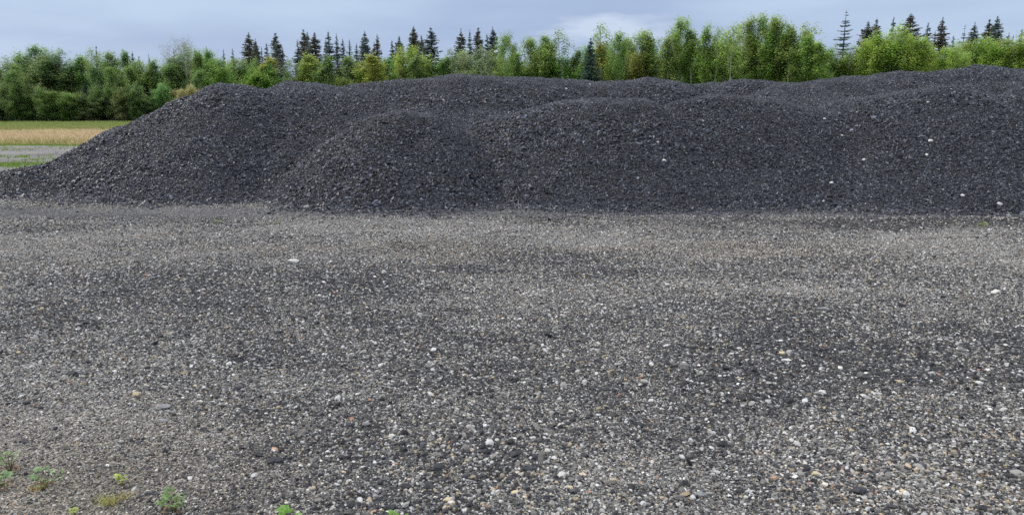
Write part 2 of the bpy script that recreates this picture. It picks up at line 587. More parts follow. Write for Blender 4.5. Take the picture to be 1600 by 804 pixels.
# sandy grit washed in at the foot
foot = np.clip(1 - (cz / 0.07), 0, 1) * 0.3
gm = rng.random(n) < foot
gc[gm] = rng.uniform(0.12, 0.3, (gm.sum(), 1)) * np.array([[1, 0.97, 0.93]])
# chips that rolled off and lie thinning out in front of the toe
ns = 26000
tx_ = np.linspace(-16.5, 18.5, 700)
ty_ = np.array([gy[np.argmax((heap_at(np.full(len(gy), q_), gy) - yard_z(np.full(len(gy), q_), gy)) > 0.04)] for q_ in tx_])
sx_ = rng.uniform(-16.5, 18.5, ns)
sy_ = np.interp(sx_, tx_, ty_) + 0.06 - rng.exponential(0.16, ns) * (0.4 + 2.4 * np.clip(fbm(sx_ * 1.4, 0 * sx_, 81, 3) + .4, 0, 1))
okk = (sy_ > 11.02) & (np.abs(sx_) < 0.74 * sy_ + 1.2)
sx_, sy_ = sx_[okk], sy_[okk]; ns = len(sx_)
ssz = np.clip(rng.lognormal(math.log(0.010), 0.5, ns), 0.004, 0.035)
Vs, Fs_ = chips(np.stack([sx_, sy_, np.maximum(heap_at(sx_, sy_), yard_z(sx_, sy_)) + ssz * .4], 1), ssz, 0.45, 0.3, rng)
gs = rng.lognormal(math.log(0.030), 0.5, ns)
Fc = np.concatenate([Fc, Fs_ + len(Vc)]); Vc = np.concatenate([Vc, Vs])
gc = np.concatenate([gc, np.stack([gs * .85, gs * .98, gs * 1.3], 1)])
allV = np.concatenate([Vh, Vc])
allF = [Fh, Fc + len(Vh)]
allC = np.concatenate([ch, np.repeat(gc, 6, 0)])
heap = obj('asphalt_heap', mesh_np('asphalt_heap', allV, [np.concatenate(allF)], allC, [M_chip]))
tag(heap, 'long lumpy heap of dark crushed asphalt running across the gravel yard', 'heap')
del allV, Vc, Fc, allC


# ------------------------------------------------------------------ loose gravel, instanced rocks
def scatter_gravel(name, P, rot, scl, colr, var, mat, nvar=7, sub=2, amp=0.55):
    me = bpy.data.meshes.new(name)
    me.vertices.add(len(P))
    me.vertices.foreach_set('co', P.astype(np.float32).ravel())
    for nm, dat in (('rot', rot), ('scl', scl)):
        a = me.attributes.new(nm, 'FLOAT_VECTOR', 'POINT')
        a.data.foreach_set('vector', dat.astype(np.float32).ravel())
    a = me.attributes.new('pcol', 'FLOAT_COLOR', 'POINT')
    c = np.ones((len(P), 4), np.float32); c[:, :3] = colr
    a.data.foreach_set('color', c.ravel())
    a = me.attributes.new('var', 'INT', 'POINT')
    a.data.foreach_set('value', var.astype(np.int32))
    me.materials.append(mat)
    o = obj(name, me)
    ng = bpy.data.node_groups.new(name + '_nodes', 'GeometryNodeTree')
    ng.interface.new_socket('Geometry', in_out='INPUT', socket_type='NodeSocketGeometry')
    ng.interface.new_socket('Geometry', in_out='OUTPUT', socket_type='NodeSocketGeometry')
    gi = ng.nodes.new('NodeGroupInput'); go = ng.nodes.new('NodeGroupOutput')
    jn = ng.nodes.new('GeometryNodeJoinGeometry')
    L = ng.links.new
    for i in range(nvar):
        ico = ng.nodes.new('GeometryNodeMeshIcoSphere')
        ico.inputs['Radius'].default_value = 1.0
        ico.inputs['Subdivisions'].default_value = sub
        nz = ng.nodes.new('ShaderNodeTexNoise'); nz.noise_dimensions = '4D'
        nz.inputs['W'].default_value = i * 7.3 + 1.1
        nz.inputs['Scale'].default_value = 0.9
        nz.inputs['Detail'].default_value = 1.0
        sb = ng.nodes.new('ShaderNodeVectorMath'); sb.operation = 'SUBTRACT'
        L(nz.outputs['Color'], sb.inputs[0]); sb.inputs[1].default_value = (0.5, 0.5, 0.5)
        sc = ng.nodes.new('ShaderNodeVectorMath'); sc.operation = 'SCALE'
        L(sb.outputs[0], sc.inputs[0]); sc.inputs['Scale'].default_value = amp * 3.2
        sp = ng.nodes.new('GeometryNodeSetPosition')
        L(ico.outputs['Mesh'], sp.inputs['Geometry']); L(sc.outputs[0], sp.inputs['Offset'])
        sm = ng.nodes.new('GeometryNodeSetMaterial'); sm.inputs['Material'].default_value = mat
        L(sp.outputs[0], sm.inputs[0])
        ti = ng.nodes.new('GeometryNodeGeometryToInstance')
        L(sm.outputs[0], ti.inputs[0]); L(ti.outputs[0], jn.inputs[0])
    iop = ng.nodes.new('GeometryNodeInstanceOnPoints')
    iop.inputs['Pick Instance'].default_value = True
    L(gi.outputs[0], iop.inputs['Points']); L(jn.outputs[0], iop.inputs['Instance'])

    def na(nm, typ):
        q = ng.nodes.new('GeometryNodeInputNamedAttribute'); q.data_type = typ
        q.inputs['Name'].default_value = nm
        return q.outputs['Attribute']
    L(na('rot', 'FLOAT_VECTOR'), iop.inputs['Rotation'])
    L(na('scl', 'FLOAT_VECTOR'), iop.inputs['Scale'])
    L(na('var', 'INT'), iop.inputs['Instance Index'])
    L(iop.outputs[0], go.inputs[0])
    md = o.modifiers.new('scatter', 'NODES'); md.node_group = ng
    return o


def wedge_pts(n, y0, y1, r):
    """random points on the yard between depths y0 and y1 across what the lens can see plus a margin"""
    yy = np.sqrt(r.uniform(y0 ** 2, y1 ** 2, n))
    xx = r.uniform(-1, 1, n) * (0.735 * yy + 0.9)
    return xx, yy


def gravel_colors(x, y, size, r):
    n = len(x)
    T = yard_tone(x, y); B = yard_brown(x, y)
    g = r.lognormal(math.log(0.21), 0.55, n)
    c = np.stack([g * (1 + 0.06 * B + 0.01), g * (0.975 + 0.0 * B), g * (0.89 - 0.08 * B)], 1)
    u = r.random(n)
    lt = u < 0.15
    c[lt] = r.uniform(0.34, 0.66, (lt.sum(), 1)) * np.array([[1, 0.985, 0.94]])
    tn = (u > 0.17) & (u < 0.235)
    c[tn] = r.uniform(0.5, 1.15, (tn.sum(), 1)) * np.array([[0.42, 0.335, 0.21]])
    og = (u > 0.235) & (u < 0.241)
    c[og] = r.uniform(0.5, 1.1, (og.sum(), 1)) * np.array([[0.45, 0.24, 0.14]])
    coarse = np.exp(-(((x + 0.1) / 0.5) ** 2 + ((y - 3.15) / 0.45) ** 2)) + sstep(0.9, 1.7, x) * sstep(4.0, 3.0, y)
    wm = (u > 0.26) & (u < 0.26 + 0.10 * coarse)
    c[wm] = r.uniform(0.6, 1.35, (wm.sum(), 1)) * np.array([[0.45, 0.37, 0.25]])
    ap = (r.random(n) < 0.8 * np.exp(-((y - 11.95) / 0.5) ** 2)) & (r.random(n) < 0.9)
    c[ap] = r.lognormal(math.log(0.135), 0.30, (ap.sum(), 1)) * np.array([[0.96, 0.98, 1.12]])
    dk = (r.random(n) < (0.10 + 0.62 * T)) & ~ap
    c[dk] = r.lognormal(math.log(0.045), 0.4, (dk.sum(), 1)) * np.array([[1, 1.01, 1.10]])
    return np.clip(c, 0.015, 0.85)


PX, PY, PS = [], [], []
for nn_, y0, y1, med, sg in ((170000, 2.3, 4.2, 0.0036, 0.40), (220000, 4.2, 6.5, 0.0042, 0.38), (240000, 6.5, 9.5, 0.0058, 0.34), (160000, 9.5, 14.3, 0.0076, 0.32),
                             (1500, 2.3, 5.0, 0.011, 0.28), (700, 5.0, 13.5, 0.014, 0.25)):
    x, y = wedge_pts(nn_, y0, y1, rng)
    s = np.clip(rng.lognormal(math.log(med), sg, nn_), 0.002, 0.034)
    PX.append(x); PY.append(y); PS.append(s)
x = np.concatenate(PX); y = np.concatenate(PY); s = np.concatenate(PS)
# the crumbs lie in drifts: coarser where the dark asphalt was spread, finer on the brown patch
T = yard_tone(x, y)
B = yard_brown(x, y) * sstep(4.6, 4.0, y)
apron = np.exp(-((y - 11.9) / 0.55) ** 2)
coarse = np.exp(-(((x + 0.1) / 0.5) ** 2 + ((y - 3.15) / 0.45) ** 2)) + sstep(0.9, 1.7, x) * sstep(4.0, 3.0, y)
s = s * (0.85 + 0.35 * T) * (1 - 0.35 * B) * (1 - 0.35 * apron) * (1 + 0.28 * np.clip(coarse, 0, 1)) * (1 - 0.12 * sstep(6, 8, y))
z0 = yard_z(x, y)
inheap = np.where((y > 11.1) & (np.abs(x) < 17), heap_at(x, y) - z0, 0)
ok = inheap < 0.09
x, y, s, z0 = x[ok], y[ok], s[ok], z0[ok]
n = len(x)
scl = np.stack([s * rng.uniform(0.9, 1.5, n), s * rng.uniform(0.7, 1.1, n), s * rng.uniform(0.4, 0.85, n)], 1)
rot = np.stack([rng.normal(0, 0.35, n), rng.normal(0, 0.35, n), rng.uniform(0, 6.28, n)], 1)
P = np.stack([x, y, z0 + s * rng.uniform(0.05, 0.55, n)], 1)
gr = scatter_gravel('gravel', P, rot, scl, gravel_colors(x, y, s, rng), rng.integers(0, 7, n), M_gravel, sub=2)
tag(gr, 'loose grey and dark crushed gravel covering the yard', 'gravel', kind='stuff')


# ------------------------------------------------------------------ single stones and lumps
ICO = None


def rock_mesh(name, r, size, mat, flat=0.7, lumps=0.35, seed=0):
    import bmesh
    bm = bmesh.new()
    bmesh.ops.create_icosphere(bm, subdivisions=3, radius=1.0)
    q = np.random.default_rng(seed)
    planes = [(Vector(q.normal(size=3)).normalized(), q.uniform(0.55, 0.85)) for _ in range(9)]
    sx, sy, sz = size * q.uniform(0.95, 1.3), size * q.uniform(0.7, 0.95), size * flat
    for v in bm.verts:
        for nrm, dd in planes:
            k = v.co.dot(nrm) - dd
            if k > 0:
                v.co -= nrm * k * 0.85
        f = 1 + lumps * 0.15 * math.sin(v.co.x * 7 + seed) * math.cos(v.co.y * 6 + v.co.z * 5)
        v.co = Vector((v.co.x * sx * f, v.co.y * sy * f, v.co.z * sz * f))
    me = bpy.data.meshes.new(name)
    bm.to_mesh(me); bm.free()
    me.polygons.foreach_set('use_smooth', np.full(len(me.polygons), True))
    me.materials.append(mat)
    return me


def hit_heap(u, v):
    """where the line of sight through a photograph pixel meets the heap"""
    d = np.arange(11.3, 20, 0.01)
    xx = (u - 800) / ray_y(v) * d
    zz = zrow(v, d)
    h = heap_at(xx, d)
    i = np.argmax(h >= zz)
    return Vector((xx[i], d[i], h[i]))


HEAP_STONES = [
    (1038, 251, .055, 'largest white stone on the heap, low down right of the middle'),
    (1028, 223, .036, 'round white stone just above the largest white stone on the heap'),
    (1097, 190, .048, 'white stone high on the heap below the flat dark crest line'),
    (766, 141, .032, 'white stone near the top of the heap, left of the middle crest'),
    (885, 139, .036, 'bright white stone just under the middle crest of the heap'),
    (922, 132, .030, 'small white stone closest to the dip in the middle of the crest'),
    (754, 278, .034, 'lone white stone near the foot of the heap, left of the middle'),
    (936, 196, .028, 'small pale stone halfway up the middle mound of the heap'),
    (1298, 286, .044, 'white stone low on the right slope, left of the sagging toe'),
    (1286, 315, .032, 'pale stone at the very foot of the right slope'),
    (1350, 250, .038, 'white stone midway up the right slope, standing alone'),
    (1316, 212, .034, 'white stone on the upper right slope above the lone midway one'),
    (1288, 186, .034, 'pale angular stone high on the right slope'),
    (1454, 220, .050, 'pale slanted flake lying in the middle of the far right slope'),
    (1447, 243, .046, 'flat pale flake just below the slanted flake on the right slope'),
    (1450, 161, .042, 'long pale flake near the top of the far right slope'),
    (1504, 306, .046, 'white flake low on the far right slope beside the toe'),
    (1562, 319, .048, 'pale flake at the foot of the heap nearest the right edge'),
    (204, 252, .052, 'broad white flake on the lower left slope of the heap'),
    (208, 264, .032, 'small white stone just below the broad flake on the left slope'),
    (95, 291, .026, 'small white stone in the thin left tail of the heap'),
    (158, 295, .028, 'small white stone at the foot of the heap near its left tail'),
    (280, 159, .034, 'pale stone on the left skyline of the heap below its first peak'),
]
for i, (u, v, sz, lab) in enumerate(HEAP_STONES):
    p = hit_heap(u, v)
    o = obj('stone', rock_mesh('stone', rng, sz * 0.82, M_stone, 0.62, 0.5, 100 + i), loc=p + Vector((0, -0.004, 0.004)))
    o.rotation_euler = (0.5, random.uniform(-.3, .3), random.uniform(-.6, .6))
    tag(o, lab, 'stone', 'pale stones lying on the asphalt heap')

M_rock_w = mat_plain('pale_stone', (0.55, 0.53, 0.47), (0.72, 0.70, 0.65), 40, 0.7, bump=0.4)
M_rock_g = mat_plain('grey_stone', (0.17, 0.17, 0.17), (0.27, 0.27, 0.265), 50, 0.75, bump=0.4)
M_rock_d = mat_plain('asphalt_lump', (0.022, 0.022, 0.026), (0.065, 0.065, 0.072), 90, 0.8, bump=0.9)
M_rock_y = mat_plain('yellow_stone', (0.50, 0.40, 0.22), (0.66, 0.55, 0.36), 40, 0.75, bump=0.4)
M_rock_o = mat_plain('orange_stone', (0.42, 0.24, 0.15), (0.55, 0.36, 0.24), 40, 0.75, bump=0.4)
YARD_STONES = [  # column, row, size, flatness, material, label
    (1245, 695, .020, .75, M_rock_w, 'round white pebble standing out on the right foreground gravel'),
    (855, 705, .019, .55, M_rock_w, 'smooth oval cream pebble in the front middle of the yard'),
    (1286, 485, .048, .45, M_rock_g, 'large pale grey stone lying alone on the right half of the yard'),
    (1222, 553, .028, .5, M_rock_y, 'flat yellow flake lying in the dark gravel right of the middle'),
    (1210, 748, .017, .6, M_rock_o, 'orange red chip beside cream pebbles in the right foreground'),
    (1275, 741, .018, .6, M_rock_y, 'yellowish oval pebble near the lower right front'),
    (430, 702, .018, .4, M_rock_o, 'flat pinkish chip above the dark lumps in the left foreground'),
    (803, 770, .020, .5, M_rock_y, 'cream yellow pebble between dark ones at the front middle'),
    (700, 783, .019, .6, M_rock_y, 'beige pebble at the bottom edge left of the middle'),
    (572, 664, .022, .7, M_rock_g, 'round grey pebble in the left middle of the yard'),
    (673, 762, .027, .5, M_rock_d, 'dark oblong asphalt lump at the front, left of the middle'),
    (430, 722, .034, .5, M_rock_d, 'widest black asphalt lump under the flat pinkish chip'),
    (405, 712, .022, .6, M_rock_d, 'small black asphalt lump just left of the widest one'),
    (255, 637, .040, .35, M_rock_g, 'thin grey slab leaning on dark crumbs in the left middle'),
    (40, 690, .024, .3, M_rock_d, 'thin curved black flake above the leftmost weeds'),
    (757, 708, .024, .6, M_rock_d, 'dark rounded asphalt lump above the front middle pebbles'),
    (1342, 768, .034, .5, M_rock_d, 'black asphalt lump at the lower right front'),
    (1095, 773, .024, .5, M_rock_g, 'grey flat pebble at the front right of the middle'),
    (1410, 768, .020, .5, M_rock_y, 'tan flat pebble beside the black lump at the lower right'),
    (458, 411, .060, .5, M_rock_w, 'pale stone on the left half of the yard midway to the heap'),
    (1530, 600, .024, .6, M_rock_w, 'white pebble near the right edge of the yard'),
    (1555, 458, .040, .5, M_rock_w, 'pale chip far out near the right edge of the yard'),
    (1040, 541, .020, .6, M_rock_w, 'small white pebble in the dark middle of the yard'),
    (960, 752, .018, .55, M_rock_y, 'cream flat pebble in the front right of the middle'),
    (535, 715, .030, .35, M_rock_d, 'slim black flake beside a grey pebble in the left foreground'),
    (110, 585, .030, .5, M_rock_d, 'black asphalt lump far left in the dark crumbs'),
]
for i, (u, v, sz, fl, mt, lab) in enumerate(YARD_STONES):
    d = dist_of(v)
    p = W(u, d, 0, v)
    zz = float(yard_z(np.array([p.x]), np.array([p.y]))[0])
    d = dist_of(v, zz); p = W(u, d, 0, v)
    o = obj('asphalt_lump' if mt is M_rock_d else 'stone', rock_mesh('stone', rng, sz, mt, fl, 1.0, 300 + i), loc=(p.x, p.y, zz + sz * fl * 0.55))
    o.rotation_euler = (random.uniform(-.2, .2), random.uniform(-.2, .2), random.uniform(-.5, .5))
    tag(o, lab, 'asphalt lump' if mt is M_rock_d else 'stone', 'single stones and lumps lying on the yard')


# ------------------------------------------------------------------ foreground weeds
def blade_arr(base, tip, width, bend=0.0, segs=3, side=None):
    """a thin leaf blade as a strip"""
    base, tip = np.array(base, float), np.array(tip, float)
    ax = tip - base
    if side is None:
        side = np.cross(ax, [0.3, 0.9, 0.2])
    side = np.array(side, float)
    side /= np.linalg.norm(side) + 1e-9
    V, F = [], []
    for k in range(segs + 1):
        t = k / segs
        c = base + ax * t + np.array([0, 0, -bend * t * t])
        w = width * (1 - t) ** 0.6 * (0.6 + 0.8 * t if t < .5 else 1.0)
        V += [c - side * w / 2, c + side * w / 2]
    for k in range(segs):
        F.append([2 * k, 2 * k + 1, 2 * k + 3, 2 * k + 2])
    return np.array(V), np.array(F)


def cat_parts(parts):
    V, F, off = [], [], 0
    for v, f in parts:
        V.append(v); F.append(f + off); off += len(v)
    return np.concatenate(V), np.concatenate(F)


def lobed_leaf(c, direction, size, q, up=0.35):
    """palmate toothed leaf: centre plus lobes, gently cupped; returns quads"""
    d = np.array(direction, float); d[2] = 0; d /= np.linalg.norm(d)
    s = np.array([-d[1], d[0], 0])
    nL = 5
    rim = []
    m = nL * 2 + 1
    for k in range(m):
        a = -1.9 + 3.8 * k / (m - 1)
        rr = size * (1.0 if k % 2 else 0.66) * (1 - 0.18 * abs(a)) * q.uniform(.85, 1.1)
        rim.append(c + (d * math.cos(a) + s * math.sin(a)) * rr + np.array([0, 0, up * size * math.cos(a) - 0.10 * rr * (k % 2)]))
    mid = [c + (r_ - c) * 0.5 + np.array([0, 0, size * 0.10]) for r_ in rim]
    V = np.array([c] + mid + rim)
    F = []
    for k in range(m - 1):
        F.append([0, 1 + k, 2 + k, 2 + k])
        F.append([1 + k, 1 + m + k, 2 + m + k, 2 + k])
    F = np.array(F)
    return V, F


def leaf_mesh(name, parts, color, mat, q, var=0.25):
    V, F = cat_parts(parts)
    tri = F[:, 2] == F[:, 3]
    Fs = [F[tri][:, :3], F[~tri]]
    n = len(F)
    c = np.array([color]) * (1 + (q.random((n, 1)) - 0.5) * var)
    return mesh_np(name, V, [f for f in Fs if len(f)], c, [mat])


def tube(pts, rad, sides=5):
    V, F = [], []
    pts = [np.array(p, float) for p in pts]
    for k, p in enumerate(pts):
        a = pts[min(k + 1, len(pts) - 1)] - pts[max(k - 1, 0)]
        a /= np.linalg.norm(a)
        s = np.cross(a, [0.31, 0.2, 0.93] if abs(a[2]) < .9 else [1, 0, 0]); s /= np.linalg.norm(s)
        t = np.cross(a, s)
        for j in range(sides):
            an = 6.283 * j / sides
            V.append(p + rad[k] * (s * math.cos(an) + t * math.sin(an)))
    for k in range(len(pts) - 1):
        for j in range(sides):
            j2 = (j + 1) % sides
            F.append([k * sides + j, k * sides + j2, (k + 1) * sides + j2, (k + 1) * sides + j])
    return np.array(V), np.array(F)


def yard_point(u, v):
    p = W(u, dist_of(v), 0, v)
    zz = float(yard_z(np.array([p.x]), np.array([p.y]))[0])
    return Vector((p.x, p.y, zz))


def weed(u, v, h, spread, nleaf, lsize, color, lab, seed, dry=True):
    q = np.random.default_rng(seed)
    root = bpy.data.objects.new('weed', None); COL.objects.link(root)
    root.location = yard_point(u, v)
    root.scale = (1.2,) * 3
    tag(root, lab, 'weed', 'weeds sprouting through the gravel')
    stems = []
    for k in range(nleaf):
        a = q.uniform(0, 6.28); r_ = spread * q.uniform(.25, 1)
        hh_ = h * q.uniform(0.35, 1)
        tip = np.array([math.cos(a) * r_, math.sin(a) * r_ * .8, hh_])
        mid_ = tip * np.array([.55, .55, .62])
        stems.append(tube([[0, 0, -0.01], mid_, tip], [0.0016, 0.0012, 0.0008], 4))
        lf = leaf_mesh('leaf', [lobed_leaf(tip, tip + np.array([1e-3, 0, 0]), lsize * q.uniform(.9, 1.6), q)],
                       np.array(color) * q.uniform(.75, 1.25), M_weed, q)
        obj('leaf', lf, root)
    V, F = cat_parts(stems)
    obj('stems', mesh_np('stems', V, F, np.tile([[0.24, 0.20, 0.10]], (len(F), 1)), [M_weed]), root)
    if dry:
        dl = []
        for k in range(5):
            a = q.uniform(0, 6.28)
            dl.append(lobed_leaf(np.array([math.cos(a) * spread * .6, math.sin(a) * spread * .5 - .01, .008]), [math.cos(a), math.sin(a), 0], lsize * .7, q, 0.1))
        obj('dead_leaves', leaf_mesh('dead_leaves', dl, (0.30, 0.17, 0.09), M_weed, q, .6), root)
    return root


GRN, BLU, YEL = (0.20, 0.30, 0.11), (0.22, 0.32, 0.15), (0.42, 0.50, 0.13)
weed(16, 733, .085, .050, 13, .021, GRN, 'bushiest green weed with lobed leaves at the left edge of the yard', 1)
weed(4, 760, .050, .050, 9, .022, BLU, 'low blue green weed trailing pale stems at the left edge', 2)
weed(70, 758, .060, .060, 11, .019, BLU, 'spreading green weed with reddish dead leaves, second from the left edge', 3)
weed(92, 742, .030, .022, 4, .015, BLU, 'small green sprig at the tip of the spreading weed', 4, False)
weed(190, 757, .045, .022, 9, .013, YEL, 'bright yellow green sprout just above the yellowish grass tuft', 5, False)
weed(272, 795, .065, .045, 13, .019, GRN, 'green weed right of the yellowish grass tuft with dead leaves under it', 6)
weed(118, 802, .020, .02, 5, .012, YEL, 'tiny yellow green sprout at the bottom edge left of the grass tuft', 8, False)
weed(452, 826, .075, .035, 6, .027, (0.17, 0.33, 0.06), 'large leaved bright green plant cut by the bottom edge', 7, False)
weed(622, 815, .030, .03, 6, .015, (0.20, 0.36, 0.07), 'small green plant low at the bottom edge left of the middle', 9, False)
weed(338, 349, .04, .05, 7, .02, (0.22, 0.28, 0.06), 'tiny green sprout far out on the yard, left one of two below the heap', 10, False)
weed(431, 351, .04, .05, 7, .02, (0.22, 0.28, 0.06), 'tiny green sprout far out on the yard, right one of two below the heap', 11, False)
weed(1534, 357, .055, .04, 8, .022, (0.24, 0.34, 0.07), 'lone green sprout on the dark berm near the right edge', 12, False)


def grass_tuft(u, v, h, nb, color, lab, seed, spread=.03):
    q = np.random.default_rng(seed)
    parts = []
    for k in range(nb):
        a = q.uniform(0, 6.28); lean = q.uniform(.1, .9) * h
        b = np.array([q.normal(0, spread * .4), q.normal(0, spread * .3), -0.004])
        tip = b + np.array([math.cos(a) * lean, math.sin(a) * lean, h * q.uniform(.45, 1)])
        parts.append(blade_arr(b, tip, 0.0032, bend=h * .25, side=[-math.sin(a), math.cos(a), .1]))
    V, F = cat_parts(parts)
    c = np.repeat(np.array([color]) * q.uniform(.6, 1.4, (nb, 1)) * np.array([[1, 1, 1]]), 3, 0)
    o = obj('grass_tuft', mesh_np('grass_tuft', V, F, c, [M_weed]), loc=yard_point(u, v))
    o.scale = (1.35,) * 3
    return tag(o, lab, 'grass tuft', 'weeds sprouting through the gravel')


grass_tuft(172, 785, .058, 90, (0.36, 0.34, 0.13), 'yellowish spiky grass tuft in the left foreground', 21, .045)
grass_tuft(198, 774, .035, 35, (0.34, 0.28, 0.13), 'small straw coloured tuft behind the yellowish spiky one', 22, .03)
grass_tuft(58, 762, .03, 60, (0.36, 0.30, 0.10), 'small yellow grass tuft under the spreading weed at left', 23, .03)


# ------------------------------------------------------------------ meadow grass
def field(name, n, xr, yr, h, wd, colf, seed, dens=None, per=4):
    q = np.random.default_rng(seed)
    yy = q.uniform(*yr, n); xx = q.uniform(*xr, n)
    if dens is not None:
        k = q.random(n) < dens(xx, yy)
        xx, yy = xx[k], yy[k]
    n = len(xx)
    zz = np.where(yy < 35.5, yard_z(xx, yy), -0.09)
    V = []
    C = []
    base = np.stack([xx, yy, zz], 1)
    cc_ = colf(xx, yy, q)
    hs = h * q.uniform(.5, 1.25, n) * (1 + .5 * fbm(xx * .4, yy * .4, 77, 2))
    for j in range(per):
        a = q.uniform(0, 6.28, n); ln = q.uniform(.05, .5, n) * hs
        off = q.normal(0, wd * 2, (n, 2))
        b = base.copy(); b[:, :2] += off
        tip = b + np.stack([np.cos(a) * ln, np.sin(a) * ln, hs * q.uniform(.6, 1, n)], 1)
        fa = q.uniform(-.8, .8, n)
        sd_ = np.stack([np.cos(fa), np.sin(fa), 0 * a], 1) * wd / 2
        V.append(np.stack([b - sd_, b + sd_, tip], 1).reshape(-1, 3))
        C.append(cc_ * q.uniform(.7, 1.3, (n, 1)))
    V = np.concatenate(V)
    F = np.arange(len(V)).reshape(-1, 3)
    o = obj(name, mesh_np(name, V, F, np.concatenate(C), [M_grass]))
    return o


def lim(x, y):           # only what lies left of the heap and a margin
    return (x / y > -0.80) & (x / y < -0.42)


def c_dry(x, y, q):
    n = len(x)
    pinky = np.clip(fbm(x * .25, y * .12, 12, 2) * 2 + .6, 0, 1)[:, None]
    a = np.array([[0.60, 0.50, 0.33]]) * (1 - pinky) + np.array([[0.62, 0.46, 0.33]]) * pinky
    g = (q.random(n) < 0.13 + 0.5 * sstep(41, 36, y))[:, None]
    return np.where(g, np.array([[0.26, 0.28, 0.08]]), a)


def c_green(x, y, q):
    k = q.random((len(x), 1))
    g = np.array([[0.20, 0.28, 0.075]]) * k + np.array([[0.34, 0.37, 0.13]]) * (1 - k)
    s_ = (q.random(len(x)) < 0.35 * sstep(72, 58, y))[:, None]
    return np.where(s_, np.array([[0.42, 0.33, 0.17]]), g)


o = field('dry_grass', 42000, (-52, -14), (35.5, 60), 0.34, 0.035, c_dry, 31, lambda x, y: lim(x, y) * (y < 56 + 6 * fbm(x * .15, y * .1, 15, 3)))
tag(o, 'straw coloured dry grass left of the heap', 'grass', kind='stuff')
o = field('green_grass', 60000, (-76, -24), (52, 92), 0.42, 0.06, c_green, 32, lambda x, y: lim(x, y) * (y > 56 + 7 * fbm(x * .15, y * .1, 15, 3)))
tag(o, 'fresh green grass along the foot of the trees', 'grass', kind='stuff')


def d_patch(x, y):
    a = np.exp(-(((x + 14.2) / 2.2) ** 2 + ((y - 23.0) / 1.3) ** 2))
    b = np.exp(-(((x + 18.5) / 2.4) ** 2 + ((y - 25.5) / 0.9) ** 2)) * .5
    c = np.exp(-(((x + 16.6) / 1.0) ** 2 + ((y - 22.6) / 0.9) ** 2)) * .4
    d = .10 * np.exp(-(((x + 23) / 4) ** 2 + ((y - 31.0) / 1.5) ** 2))
    e = .5 * sstep(33, 35, y)
    return np.clip((a + b + c + d + e) * sstep(.25, .6, fbm(x, y, 91, 3) + .55), 0, 1)


o = field('ground_cover', 48000, (-30, -11), (20, 36.5), 0.10, 0.022, lambda x, y, q: np.array([[0.17, 0.27, 0.05]]) * (0.75 + .5 * q.random((len(x), 1))), 33, d_patch)
tag(o, 'low green weeds spreading over the gravel left of the heap', 'ground cover', kind='stuff')


# ------------------------------------------------------------------ trees
def leaves_at(C, size, q, tint, up=0.3, jit=0.5, aspect=0.8):
    """one bent-free leaf clump face (irregular quad) at each centre C"""
    n = len(C)
    nrm = q.normal(size=(n, 3)); nrm[:, 2] = np.abs(nrm[:, 2]) + up
    nrm /= np.linalg.norm(nrm, axis=1, keepdims=True)
    t = np.cross(nrm, q.normal(size=(n, 3))); t /= np.linalg.norm(t, axis=1, keepdims=True)
    b = np.cross(nrm, t)
    s = size * q.uniform(.5, 1.3, n)
    quad = np.array([[-1, -.4], [.2, -1], [1, .3], [-.1, 1]])
    V = np.empty((n, 4, 3))
    for k in range(4):
        j = 1 + (q.random(n) - .5) * jit
        V[:, k] = C + t * (quad[k, 0] * s * j)[:, None] + b * (quad[k, 1] * s * aspect * j)[:, None]
    F = np.arange(n * 4).reshape(n, 4)
    c = tint * q.uniform(.86, 1.14, (n, 1))
    return V.reshape(-1, 3), F, c


